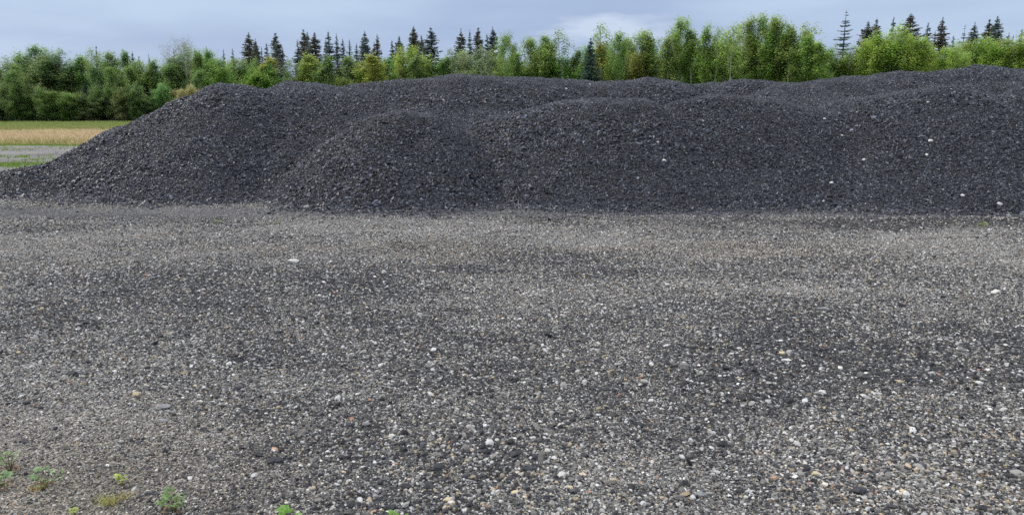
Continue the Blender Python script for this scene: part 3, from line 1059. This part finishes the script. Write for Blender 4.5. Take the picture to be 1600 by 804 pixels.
def make_decid(kind, seed):
    """unit deciduous tree 10 m tall; returns (trunk mesh, crown mesh)"""
    q = np.random.default_rng(seed)
    H = 10.0
    tubes, C, T = [], [], []
    lean = q.normal(0, .25, 2)
    ntr = 1
    if kind == 'broad':
        ntr = 4
    for tr in range(ntr):
        ang = q.uniform(0, 6.28)
        out = 0 if ntr == 1 else q.uniform(.5, 1.6)
        top = np.array([lean[0] + math.cos(ang) * out, lean[1] + math.sin(ang) * out, H * (0.97 if tr == 0 else q.uniform(.72, .93))])
        b0 = np.array([math.cos(ang) * .12 * (ntr > 1), math.sin(ang) * .12 * (ntr > 1), -0.15])
        wob = q.normal(0, .10, (7, 2))
        pts = []
        for k in range(7):
            t = k / 6
            p = b0 + (top - b0) * t
            p[:2] += wob[k] * t
            pts.append(p)
        r0 = (0.125 if ntr == 1 else 0.08)
        tubes.append(tube(pts, [r0 * (1 - .88 * k / 6) for k in range(7)], 7))
        pts = np.array(pts)

        def at(t):
            f = t * 6; i = min(int(f), 5)
            return pts[i] + (pts[i + 1] - pts[i]) * (f - i)
        c0 = {'narrow': q.uniform(.22, .38), 'tall': q.uniform(.32, .48), 'broad': .13, 'sparse': .28, 'bare': .25}[kind]
        nl = {'narrow': 44, 'tall': 38, 'broad': 22, 'sparse': 30, 'bare': 46}[kind]
        for k in range(nl):
            t = c0 + (1 - c0) * ((k + q.random()) / nl)
            tt = (t - c0) / (1 - c0)
            prof = {'narrow': (1.45 * math.sin(math.pi * min(1, .15 + .80 * tt)) ** .7 * (1.1 - .55 * tt)),
                    'tall': (1.6 * math.sin(math.pi * min(1, .22 + .72 * tt)) ** .8),
                    'broad': 2.5 * math.sqrt(max(0.05, 1 - (tt * .95) ** 2.4)),
                    'sparse': 1.3 * math.sin(math.pi * (.12 + .80 * tt)) ** .7,
                    'bare': 2.0 * math.sin(math.pi * (.18 + .72 * tt)) ** .8}[kind]
            L = prof * q.uniform(.55, 1.15)
            a = q.uniform(0, 6.28)
            up_ = q.uniform(.4, 1.25) if kind != 'broad' else q.uniform(.15, .8)
            p0 = at(t * .97)
            p1 = p0 + np.array([math.cos(a) * L, math.sin(a) * L, up_ * L])
            if p1[2] > H * 1.02:
                p1[2] = H * q.uniform(.93, 1.02)
            pm = (p0 + p1) / 2 + np.array([0, 0, -.08 * L])
            tubes.append(tube([p0, pm, p1], [.03, .018, .007], 4))
            nclump = {'narrow': 3, 'tall': 3, 'broad': 4, 'sparse': 2, 'bare': 3}[kind]
            for j in range(nclump):
                w = q.uniform(.45, 1.05)
                c = p0 + (p1 - p0) * w + q.normal(0, .16, 3)
                m = {'narrow': 58, 'tall': 56, 'broad': 74, 'sparse': 38, 'bare': 26}[kind]
                rad = {'narrow': .38, 'tall': .42, 'broad': .52, 'sparse': .34, 'bare': .45}[kind]
                pp = q.normal(0, 1, (m, 3)) * rad * np.array([.95, .95, 1.25]) * .62 + c
                C.append(pp)
                T.append(np.full((m, 1), q.uniform(.80, 1.2)))
    C = np.concatenate(C); T = np.concatenate(T)
    tint = T * np.array([[1, 1, 1]])
    yl = q.random(len(C)) < .15
    tint = tint * np.where(yl[:, None], np.array([[1.2, 1.08, .95]]), 1.0)
    if kind == 'bare':
        V, F, c = leaves_at(C, .115, q, tint, 0.0, aspect=.10)
    else:
        V, F, c = leaves_at(C, .092, q, tint, 2.0)
    TV, TF = cat_parts(tubes)
    bark = M_barkw
    return (mesh_np('trunk', TV, TF, None, [bark], smooth=True),
            mesh_np('crown', V, F, c, [M_budding if kind == 'bare' else M_leaf]))


def make_spruce(kind, seed):
    """unit spruce 10 m tall: (trunk, crown, cones or None)"""
    q = np.random.default_rng(seed)
    H = 10.0
    p = {'spire': dict(w=1.95, tiers=50, nb=13, droop=.25, blunt=0.0, gap=0.0),
         'dense': dict(w=2.8, tiers=52, nb=17, droop=.2, blunt=.25, gap=0.0),
         'open': dict(w=2.5, tiers=32, nb=11, droop=.12, blunt=0.0, gap=.5),
         'column': dict(w=1.9, tiers=50, nb=17, droop=.2, blunt=.75, gap=0.1),
         'broad': dict(w=3.1, tiers=52, nb=18, droop=.22, blunt=.35, gap=.15),
         'thin': dict(w=1.15, tiers=42, nb=11, droop=.3, blunt=0.0, gap=.3)}[kind]
    tubes = [tube([[0, 0, -.1], [.02, 0, H * .5], [0, .02, H * .9], [0, 0, H]], [.16, .10, .035, .008], 7)]
    V, F, C = [], [], []
    cones = []
    off = 0
    z0 = .06
    for k in range(p['tiers']):
        t = z0 + (1 - z0) * (k + q.uniform(-.6, .6)) / p['tiers']
        t = min(max(t, z0), .99)
        prof = (1 - t) ** (.82 - .34 * p['blunt'])
        if p['blunt'] and t > .8:
            prof *= 1.0
        wmod = 1 + .28 * math.sin(k * 1.7 + seed) * (.4 + p['gap'])
        Lb = p['w'] * (prof * .97 + .004) * wmod
        if t > .90:
            Lb = min(Lb, p['w'] * .70 * (1 - t) * 2.4 + .02)
        for j in range(p['nb']):
            if q.random() < .12 + p['gap'] * .2:
                continue
            a = q.uniform(0, 6.28)
            L = Lb * q.uniform(.55, 1.15)
            zb = H * t + q.uniform(-.14, .14) * (p['gap'] < .4)
            dr = p['droop'] * L * (1.2 - t)
            d = np.array([math.cos(a), math.sin(a), 0]); s = np.array([-d[1], d[0], 0])
            b = np.array([0, 0, zb])
            # a bough: ribbed frond of several narrow needle sprays
            nsp = 4 + int(L * 8)
            for m in range(nsp):
                w = (m + .5) / nsp
                ctr = b + d * L * w + np.array([0, 0, -dr * w + .16 * L * w * w])
                side = s * q.uniform(-1, 1)
                ln = (.10 * min(1, .25 + L * 1.6) + .22 * L * (1 - w * .6)) * q.uniform(.7, 1.2)
                dirv = d * q.uniform(.4, 1.0) + side + np.array([0, 0, q.uniform(-.35, .18)])
                dirv /= np.linalg.norm(dirv)
                wv = np.cross(dirv, [0, 0, 1.0]); wv = wv / (np.linalg.norm(wv) + 1e-6)
                wv = wv + np.array([0, 0, q.uniform(-.9, .9)])
                wd = (.055 + .035 * q.random()) * min(1, .35 + L * 1.4)
                V.append(np.array([ctr - wv * wd, ctr + wv * wd, ctr + dirv * ln + wv * wd * .25, ctr + dirv * ln - wv * wd * .25]))
                F.append([off, off + 1, off + 2, off + 3]); off += 4
                C.append(q.uniform(.65, 1.35))
            if .68 < t < .94 and q.random() < .5:
                cones.append(b + d * L * q.uniform(.4, .95) + np.array([0, 0, -dr * .7 - .05]))
    V = np.concatenate(V); F = np.array(F)
    C = np.array(C)[:, None] * np.array([[1, 1, 1.0]])
    TV, TF = cat_parts(tubes)
    cn = np.array(cones)
    cn = np.repeat(cn, 6, 0) + q.normal(0, .06, (len(cn) * 6, 3))
    cv, cf, ccx = leaves_at(cn, .075, q, np.ones((len(cn), 1)) * np.array([[1, 1, 1.0]]), 0, aspect=.5)
    # the brown hanging cones crowd the top of the crown
    conifer = mesh_np('crown', np.concatenate([V, cv]), np.concatenate([F, cf + len(V)]), np.concatenate([C, ccx]), [M_spruce, M_cone],
                      np.concatenate([np.zeros(len(F)), np.ones(len(cf))]))
    return mesh_np('trunk', TV, TF, None, [M_barkd], smooth=True), mesh_np('crown', V, F, C, [M_spruce]), conifer


DEC = {'narrow': [make_decid('narrow', 200 + i) for i in range(4)],
       'tall': [make_decid('tall', 220 + i) for i in range(4)],
       'broad': [make_decid('broad', 240 + i) for i in range(4)],
       'sparse': [make_decid('sparse', 260 + i) for i in range(3)],
       'bare': [make_decid('bare', 280 + i) for i in range(2)]}
SPR = {k: [make_spruce(k, 300 + 10 * i + j) for j in range(3)] for i, k in enumerate(('spire', 'dense', 'open', 'column', 'broad', 'thin'))}


def put_tree(name, meshes, u, d, top, wscale, lab, cat, group, tint, cones=False, rz=None):
    h = zrow(top, d) + .09
    root = bpy.data.objects.new(name, None); COL.objects.link(root)
    p = W(u, d, -.09, top + 15)
    root.location = p
    root.rotation_euler = (random.gauss(0, .012), random.gauss(0, .018), random.uniform(0, 6.28) if rz is None else rz)
    s = h / 10.0
    root.scale = (wscale, wscale, s)
    tag(root, lab, cat, group)
    o = obj('trunk', meshes[0], root)
    o = obj('crown', meshes[2 if cones else 1], root); o.color = (*tint, 1)
    return root


# spruces: column, row of the tip, form, width factor, cones, label
S = [
    (146, 71, 'thin', .9, 0, 'leftmost spruce tip, a thin dark spire poking over the left green trees'),
    (200, 80, 'thin', .9, 0, 'left one of a close pair of small dark spruce tips above the left trees'),
    (207, 80, 'spire', .7, 0, 'right one of a close pair of small dark spruce tips above the left trees'),
    (219, 87, 'thin', .9, 0, 'short spruce tip just right of the close pair on the left'),
    (232, 84, 'thin', .7, 0, 'needle thin spruce tip left of the leafless pale tree'),
    (303, 76, 'spire', .62, 1, 'narrow dark spruce right beside the leafless pale tree'),
    (322, 72, 'spire', .55, 0, 'small pointed spruce just right of the narrow dark one by the leafless tree'),
    (332, 84, 'thin', .7, 0, 'very thin short spruce tip behind light green crowns'),
    (349, 76, 'thin', 1.0, 0, 'slim spruce tip, first of two left of the big bushy spruce'),
    (363, 75, 'spire', .55, 0, 'slim spruce tip, second of two left of the big bushy spruce'),
    (390, 50, 'dense', .92, 1, 'big bushy dark spruce standing apart left of the spruce rows'),
    (399, 60, 'dense', .60, 1, 'spruce growing against the right side of the big bushy one'),
    (408, 72, 'thin', 1.0, 0, 'short thin spruce just right of the big bushy one'),
    (416, 66, 'spire', .7, 0, 'short spruce between the big bushy one and the lone pointed one'),
    (427, 64, 'spire', .6, 0, 'lower left companion of the lone pointed dark spruce'),
    (434, 51, 'dense', .80, 1, 'lone pointed dark spruce between the bushy one and the brown topped cluster'),
    (442, 72, 'spire', .6, 0, 'lower right companion of the lone pointed dark spruce'),
    (464, 61, 'spire', .85, 0, 'green spruce at the left end of the brown topped cluster'),
    (477, 45, 'dense', .78, 1, 'tallest spruce of the brown topped cluster'),
    (484, 48, 'spire', .8, 1, 'middle spruce of the brown topped cluster'),
    (491, 49, 'column', .95, 1, 'blunt right hand spruce of the brown topped cluster'),
    (508, 61, 'spire', .75, 0, 'low spruce left of the twin spires after the brown topped cluster'),
    (515, 48, 'spire', .95, 0, 'taller one of the twin spires right of the brown topped cluster'),
    (526, 52, 'spire', .72, 0, 'shorter one of the twin spires right of the brown topped cluster'),
    (535, 60, 'spire', .85, 0, 'dark cone shaped spruce right of the twin spires'),
    (545, 61, 'thin', 1.3, 0, 'pale see-through spruce right of the twin spires'),
    (555, 67, 'spire', .7, 0, 'short dark spruce left of the three tops in the middle left'),
    (567, 57, 'spire', .85, 0, 'left shoulder spruce beside a taller pointed one'),
    (573, 48, 'dense', .72, 0, 'pointed tall dark spruce left of the thin brown one'),
    (583, 65, 'spire', .7, 1, 'short brownish spruce between two taller ones'),
    (590, 53, 'spire', .80, 1, 'thin brown topped spruce above the yellow budding tree'),
    (612, 62, 'spire', .78, 0, 'narrow dark spruce with low hanging branches left of the blunt brown one'),
    (625, 55, 'column', .85, 1, 'blunt brown topped spruce behind a bright green tree'),
    (640, 42, 'spire', 1.05, 1, 'knotty spruce between the blunt brown one and the dark trio'),
    (654, 40, 'dense', .70, 1, 'left spruce of the dark trio, brown at the top'),
    (665, 54, 'column', .85, 1, 'low blunt middle spruce of the dark trio'),
    (673, 42, 'dense', .98, 0, 'right spruce of the dark trio, widest and green'),
    (718, 45, 'column', .90, 1, 'blunt brown spruce at the left of three behind sparse pale trees'),
    (734, 46, 'spire', .75, 0, 'thin spruce in the middle of three behind sparse pale trees'),
    (746, 42, 'dense', .72, 1, 'brown headed spruce at the right of three behind sparse pale trees'),
    (764, 52, 'spire', .75, 0, 'shorter left stem of the spruce pair before the tall aspens'),
    (773, 42, 'dense', .88, 0, 'taller right spruce of the pair before the tall aspens'),
    (925, 58, 'dense', .58, 0, 'dark blue green spruce standing in front, full to the heap, in the middle'),
    (1322, 15, 'open', 1.18, 0, 'tallest spruce with open rung-like branches, right of the tall aspens'),
    (1356, 32, 'column', .95, 1, 'blunt dark column spruce, left one of a joined pair'),
    (1369, 27, 'column', .85, 1, 'pointed dark column spruce, right one of a joined pair'),
    (1394, 24, 'spire', .75, 0, 'slim spruce tip above the bright round green crown'),
    (1425, 20, 'broad', .95, 1, 'broad ragged dark spruce behind the bright round green crown'),
    (1453, 34, 'spire', .95, 0, 'stubby green spruce right of the broad ragged one'),
    (1461, 47, 'thin', 1.0, 0, 'thin low spruce tip beside the stubby green one'),
    (1470, 27, 'spire', 1.25, 1, 'straight evenly tapered spruce right of the stubby green one'),
    (1491, 55, 'spire', .7, 0, 'low dark spruce tip left of the ragged open one at right'),
    (1507, 37, 'open', .58, 0, 'ragged open spruce left of the dense dark one at right'),
    (1522, 35, 'dense', .72, 0, 'dense dark spruce right of the ragged open one'),
    (1545, 29, 'dense', .80, 1, 'brown left tree of the last big spruce pair at right'),
    (1555, 25, 'dense', .80, 0, 'green right tree of the last big spruce pair at right'),
    (1571, 51, 'spire', .7, 0, 'small dark spruce just right of the last big pair'),
    (1580, 54, 'thin', .8, 0, 'thin short spruce tip between the last big pair and the right edge'),
    (1597, 44, 'spire', .7, 0, 'spruce tip cut by the right edge of the photo'),
]
for i, (u, top, kd, w, cn, lab) in enumerate(S):
    front = lab.startswith('dark blue green')
    d = 88 if front else 101 + (i * 37 % 11)
    ms = SPR[kd][i % 3]
    tint = (1.0, 1.0, 1.15) if not cn else (1.1, .95, .9)
    if front:
        tint = (.55, .72, .66)
    if 'pale see-through' in lab:
        tint = (2.2, 2.2, 2.2)
    put_tree('spruce_tree', ms, u, d, top, w * (1.32 if kd != 'open' else 1.2) * (1.12 if u > 1340 else 1) * random.uniform(.92, 1.08), lab, 'spruce tree', 'spruces rising behind the green trees', tint, bool(cn))

# skyline of the leafy trees: column, row of the top, form, width, tint, label
G1, G2, G3, G4, G5 = (.82, .90, .90), (.95, 1.0, .90), (1.30, 1.25, .90), (1.05, 1.0, 1.6), (1.45, 1.15, 1.0)
G6 = (1.10, 1.12, .92)
D = [
    (8, 92, 'broad', .85, G1, 'rounded dull green tree at the left edge of the photo'),
    (30, 88, 'narrow', 1.1, G1, 'dull green tree second from the left edge'),
    (48, 77, 'sparse', 1.0, G1, 'loose leafy tree with airy top near the left edge'),
    (63, 72, 'tall', 1.0, G1, 'highest green tree of the left end of the wood'),
    (83, 76, 'sparse', .8, G4, 'pale airy tree right of the highest one at the left end'),
    (98, 76, 'sparse', 1.0, G4, 'pale airy tree with spread twigs in the left wood'),
    (118, 86, 'narrow', 1.1, G1, 'green tree in the left wood before the leftmost spruce tip'),
    (139, 76, 'sparse', .8, G2, 'thin topped leafy tree beside the leftmost spruce tip'),
    (158, 86, 'broad', .7, G1, 'rounded green tree right of the leftmost spruce tip'),
    (172, 81, 'narrow', 1.0, G2, 'leafy tree left of the close pair of spruce tips'),
    (188, 79, 'narrow', 1.0, G1, 'leafy tree just left of the close pair of spruce tips'),
    (215, 93, 'broad', .75, G2, 'rounded tree under the close pair of spruce tips'),
    (238, 94, 'narrow', 1.0, G2, 'leafy tree left of the leafless pale one'),
    (270, 72, 'bare', 1.0, (1, 1, 1), 'left part of the leafless pale trees, wide spreading grey twigs'),
    (287, 60, 'bare', .9, (1, 1, 1), 'tallest leafless pale tree with budding grey twigs'),
    (262, 95, 'narrow', 1.1, G2, 'green tree below the leafless pale trees'),
    (312, 80, 'narrow', .9, G2, 'light green tree right of the narrow dark spruce'),
    (326, 78, 'narrow', .9, G2, 'second light green tree right of the narrow dark spruce'),
    (345, 93, 'broad', .8, G2, 'rounded light green tree left of the big bushy spruce'),
    (370, 90, 'broad', .7, G2, 'rounded light green tree touching the big bushy spruce'),
    (398, 94, 'broad', .8, G2, 'rounded green tree in front of the big bushy spruce'),
    (420, 90, 'narrow', 1.2, G5, 'brownish green tree left of the lone pointed spruce'),
    (450, 92, 'sparse', 1.0, G4, 'pale sparse tree right of the lone pointed spruce'),
    (484, 83, 'narrow', 1.3, G3, 'bright yellow green tree below the brown topped cluster'),
    (510, 90, 'narrow', 1.1, G2, 'green tree below the twin spruce spires'),
    (545, 88, 'narrow', 1.2, G2, 'green tree with a pale trunk right of the twin spires'),
    (572, 97, 'broad', .7, G3, 'low yellow green tree left of the budding brownish one'),
    (592, 84, 'narrow', 1.3, G5, 'yellow brown budding tree left of the narrow dark spruce'),
    (628, 76, 'broad', .75, G3, 'bright green tree in front of the blunt brown topped spruce'),
    (650, 74, 'tall', .9, G3, 'bright green leafy tree left below the dark spruce trio'),
    (664, 84, 'sparse', 1.1, G3, 'loose bright green tree below the dark spruce trio'),
    (690, 86, 'narrow', 1.2, G2, 'green tree right below the dark spruce trio'),
    (705, 76, 'sparse', 1.1, G4, 'pale sparse tree left of the three brown spruces'),
    (727, 78, 'sparse', 1.1, G4, 'pale sparse tree in front of the three brown spruces'),
    (745, 74, 'sparse', 1.1, G4, 'greyish sparse tree in front of the brown headed spruce'),
    (763, 84, 'sparse', 1.1, G4, 'greyish sparse tree in front of the spruce pair'),
    (788, 53, 'tall', .75, G2, 'slender leaning aspen just right of the spruce pair'),
    (804, 68, 'narrow', .9, G2, 'smaller aspen right of the slender leaning one'),
    (830, 59, 'tall', .95, G2, 'aspen with a pale bare trunk and round loose top'),
    (858, 52, 'narrow', 1.1, G2, 'full green aspen, left of the two tall middle ones'),
    (880, 48, 'sparse', 1.2, G2, 'taller airy aspen, right of the two tall middle ones'),
    (899, 78, 'narrow', .8, G2, 'low aspen left of the blue green spruce'),
    (912, 83, 'sparse', .8, G2, 'low airy tree touching the blue green spruce'),
    (943, 39, 'sparse', 1.25, G2, 'tall airy aspen right behind the blue green spruce'),
    (938, 66, 'narrow', .9, G5, 'yellowish tree right beside the blue green spruce'),
    (963, 52, 'tall', .9, G2, 'leafy aspen right of the tall airy one'),
    (978, 58, 'narrow', 1.1, G2, 'leafy aspen between the airy one and the rounded group'),
    (1000, 50, 'tall', 1.0, G2, 'aspen with a white trunk at the crown of the rounded group'),
    (1014, 52, 'narrow', 1.2, G2, 'aspen on the right of the rounded middle group'),
    (1032, 60, 'sparse', .9, G2, 'airy aspen in the gap before the tallest aspen'),
    (1063, 28, 'tall', .95, G6, 'tallest aspen with a long white trunk and spreading left side'),
    (1086, 42, 'narrow', 1.2, G6, 'full aspen right of the tallest one'),
    (1104, 41, 'narrow', 1.0, G6, 'pointed aspen, third in the tall right group'),
    (1120, 43, 'sparse', .9, G6, 'airy aspen between two pointed ones in the tall right group'),
    (1143, 36, 'sparse', 1.2, G6, 'airy topped aspen left of the biggest aspen mass'),
    (1150, 60, 'narrow', 1.1, G6, 'lower aspen below the airy topped one'),
    (1172, 29, 'tall', 1.0, G6, 'left aspen of the biggest mass'),
    (1188, 24, 'tall', 1.1, G6, 'highest aspen of the biggest mass'),
    (1203, 30, 'narrow', 1.3, G6, 'full aspen in the middle of the biggest mass'),
    (1220, 27, 'tall', 1.0, G6, 'right pointed aspen of the biggest mass'),
    (1236, 40, 'narrow', 1.3, G6, 'sloping shoulder aspen of the biggest mass'),
    (1262, 37, 'sparse', 1.3, G6, 'airy aspen at the right end of the biggest mass'),
    (1270, 55, 'narrow', 1.2, G6, 'full aspen below the airy right end one'),
    (1288, 64, 'narrow', 1.1, G6, 'lower aspen left of the tallest spruce'),
    (1306, 74, 'broad', .7, G2, 'rounded low green tree left of the tallest spruce'),
    (1330, 72, 'sparse', .9, G2, 'airy tree under the tallest spruce'),
    (1343, 62, 'sparse', .9, G2, 'airy tree between the tallest spruce and the column pair'),
    (1375, 54, 'broad', .9, G3, 'left lobe of the bright round green crown at right'),
    (1400, 45, 'broad', 1.15, G3, 'tallest lobe of the bright round green crown at right'),
    (1425, 47, 'broad', 1.0, G3, 'right lobe of the bright round green crown under the broad spruce'),
    (1449, 58, 'tall', .9, G3, 'bright green tree right of the bright round crown'),
    (1474, 72, 'broad', .7, G3, 'low bright tree below the evenly tapered spruce'),
    (1496, 68, 'broad', .7, G3, 'rounded bright tree left of the dense dark spruce at right'),
    (1512, 66, 'tall', .9, G3, 'taller bright tree in front of the dense dark spruce at right'),
    (1545, 61, 'broad', .95, G3, 'rounded bright tree under the last big spruce pair'),
    (1572, 58, 'broad', .9, G3, 'bright tree right of the last big spruce pair'),
    (1596, 55, 'broad', .9, G3, 'bright green tree cut by the right edge of the photo'),
]
BAD = 'leafy trees standing along the edge of the wood'
for i, (u, top, kd, w, tint, lab) in enumerate(D):
    d = 92 + (i * 53 % 9)
    ms = DEC[kd]
    tt = tuple(c * random.uniform(.92, 1.08) for c in tint)
    put_tree('leafy_tree', ms[(i * 7) % len(ms)], u, d, top, w * .98, lab, 'leafy tree', BAD, tt)

# the rows inside the wood: same trees, lower, one beside the other
env_u = np.array([a[0] for a in sorted(D)]); env_t = np.array([a[1] for a in sorted(D)])
LO = np.minimum(108, env_t + 6)


def region(u):
    if u < 300: return 'dull green', G1
    if u < 780: return 'light green', G2
    if u < 1040: return 'green', G2
    if u < 1350: return 'deep green', G6
    return 'bright yellow green', G3


def fill(n, dr, extra, kinds, wr, seed, what, umin=-120, umax=1720, lo=None):
    random.seed(seed)
    for k in range(n):
        u = umin + (umax - umin) * (k + random.uniform(.1, .9)) / n
        top = float(np.interp(u, env_u, env_t)) + random.uniform(*extra)
        if lo:
            top = random.uniform(*lo)
        kd = random.choice(kinds)
        d = random.uniform(*dr)
        nm, tint = region(u)
        tt = tuple(c * random.uniform(.85, 1.15) for c in tint)
        gl = '%s %s among many alike behind the heap' % (nm, what)
        put_tree('leafy_tree' if 'bush' not in what else 'bush', random.choice(DEC[kd]), u, d, top, random.uniform(*wr), gl,
                 'leafy tree' if 'bush' not in what else 'bush', '%s %ss inside the wood' % (nm, what), tt)


fill(72, (95, 104), (8, 20), ['narrow', 'narrow', 'broad'], (.8, 1.15), 41, 'tree of the second row')
fill(76, (97, 103), (18, 42), ['narrow', 'broad', 'broad'], (.6, .95), 42, 'lower tree of the inner row')
fill(40, (88, 91), (0, 0), ['broad'], (.42, .60), 43, 'low bush', -120, 420, (128, 165))
fill(30, (96, 101), (0, 0), ['broad'], (.45, .65), 44, 'low bush', 420, 1720, (112, 140))
# slender white stems stand in front
random.seed(77)
for (u, top, d) in ((17, 110, 89.5), (23, 125, 89), (174, 105, 89.5), (310, 110, 90), (420, 0, 0), (1063, 0, 0)):
    if top:
        put_tree('leafy_tree', DEC['tall'][(u % 4)], u, d, top, .6, 'slender tree with a bare pale stem, %s'
                 % {17: 'left one of the two nearest the left edge', 23: 'right one of the two nearest the left edge', 174: 'above the dry grass, standing alone',
                    310: 'by the narrow dark spruce'}[u], 'leafy tree', 'slender pale stemmed trees', G1)

# young dark spruces in the shade at the foot of the left wood
Y_ = [(2, 150, 'left edge of the wood'), (35, 128, 'foot of the wood, half hidden, near the left edge'), (58, 168, 'grass edge below the highest left tree'),
      (75, 160, 'grass edge right of the highest left tree'), (100, 166, 'grass edge below the leftmost spire'), (118, 158, 'grass edge, fourth from the left'),
      (136, 165, 'grass edge under the rounded tree'), (134, 122, 'middle of the left wood, half hidden'), (152, 160, 'grass edge left of the tall dark one'),
      (172, 168, 'grass edge at the left foot of the tall dark one'), (190, 143, 'grass edge where the heap begins, tallest and darkest'),
      (206, 158, 'grass edge right of the tallest and darkest one'), (224, 166, 'slope of the heap, last on the right')]
for i, (u, top, where) in enumerate(Y_):
    put_tree('young_spruce', SPR['dense'][i % 3], u, 90.0 + (i % 3) * .8, top + 6, .50 + .25 * ((i * 3) % 5) / 5, 'young dark spruce at the ' + where, 'spruce tree',
             'young spruces at the foot of the left wood', (.55, .66, .60))
# yellowish budding willow by the left slope
put_tree('bush', DEC['broad'][1], 284, 78, 138, .46, 'yellowish budding bush just above the left slope of the heap', 'bush', None, (1.55, 1.10, 1.5))
put_tree('bush', DEC['broad'][2], 302, 79, 134, .40, 'smaller yellowish budding bush behind the first heap slope', 'bush', None, (1.55, 1.10, 1.5))

# the depth of the wood beyond the trees one can tell apart
q = np.random.default_rng(99)
n = 70000
xx = q.uniform(-100, 100, n); yy = q.uniform(108, 124, n)
uu = 800 + ray_y(90) * xx / yy
topz = EYE + rise(np.interp(uu, env_u, env_t) + 16) * yy
zz = q.uniform(0, 1, n) * (topz * (0.75 + .35 * fbm(xx * .35, yy * .2, 5, 3)))
V, F, c = leaves_at(np.stack([xx, yy, zz], 1), .26, q, np.ones((n, 3)) * np.array([[.75, .85, .85]]), .2)
o = obj('woods', mesh_np('woods', V, F, c, [M_leaf]))
o.color = (1, 1, 1, 1)
tag(o, 'dense green wood filling in behind the front rows of trees', 'woods', kind='stuff')
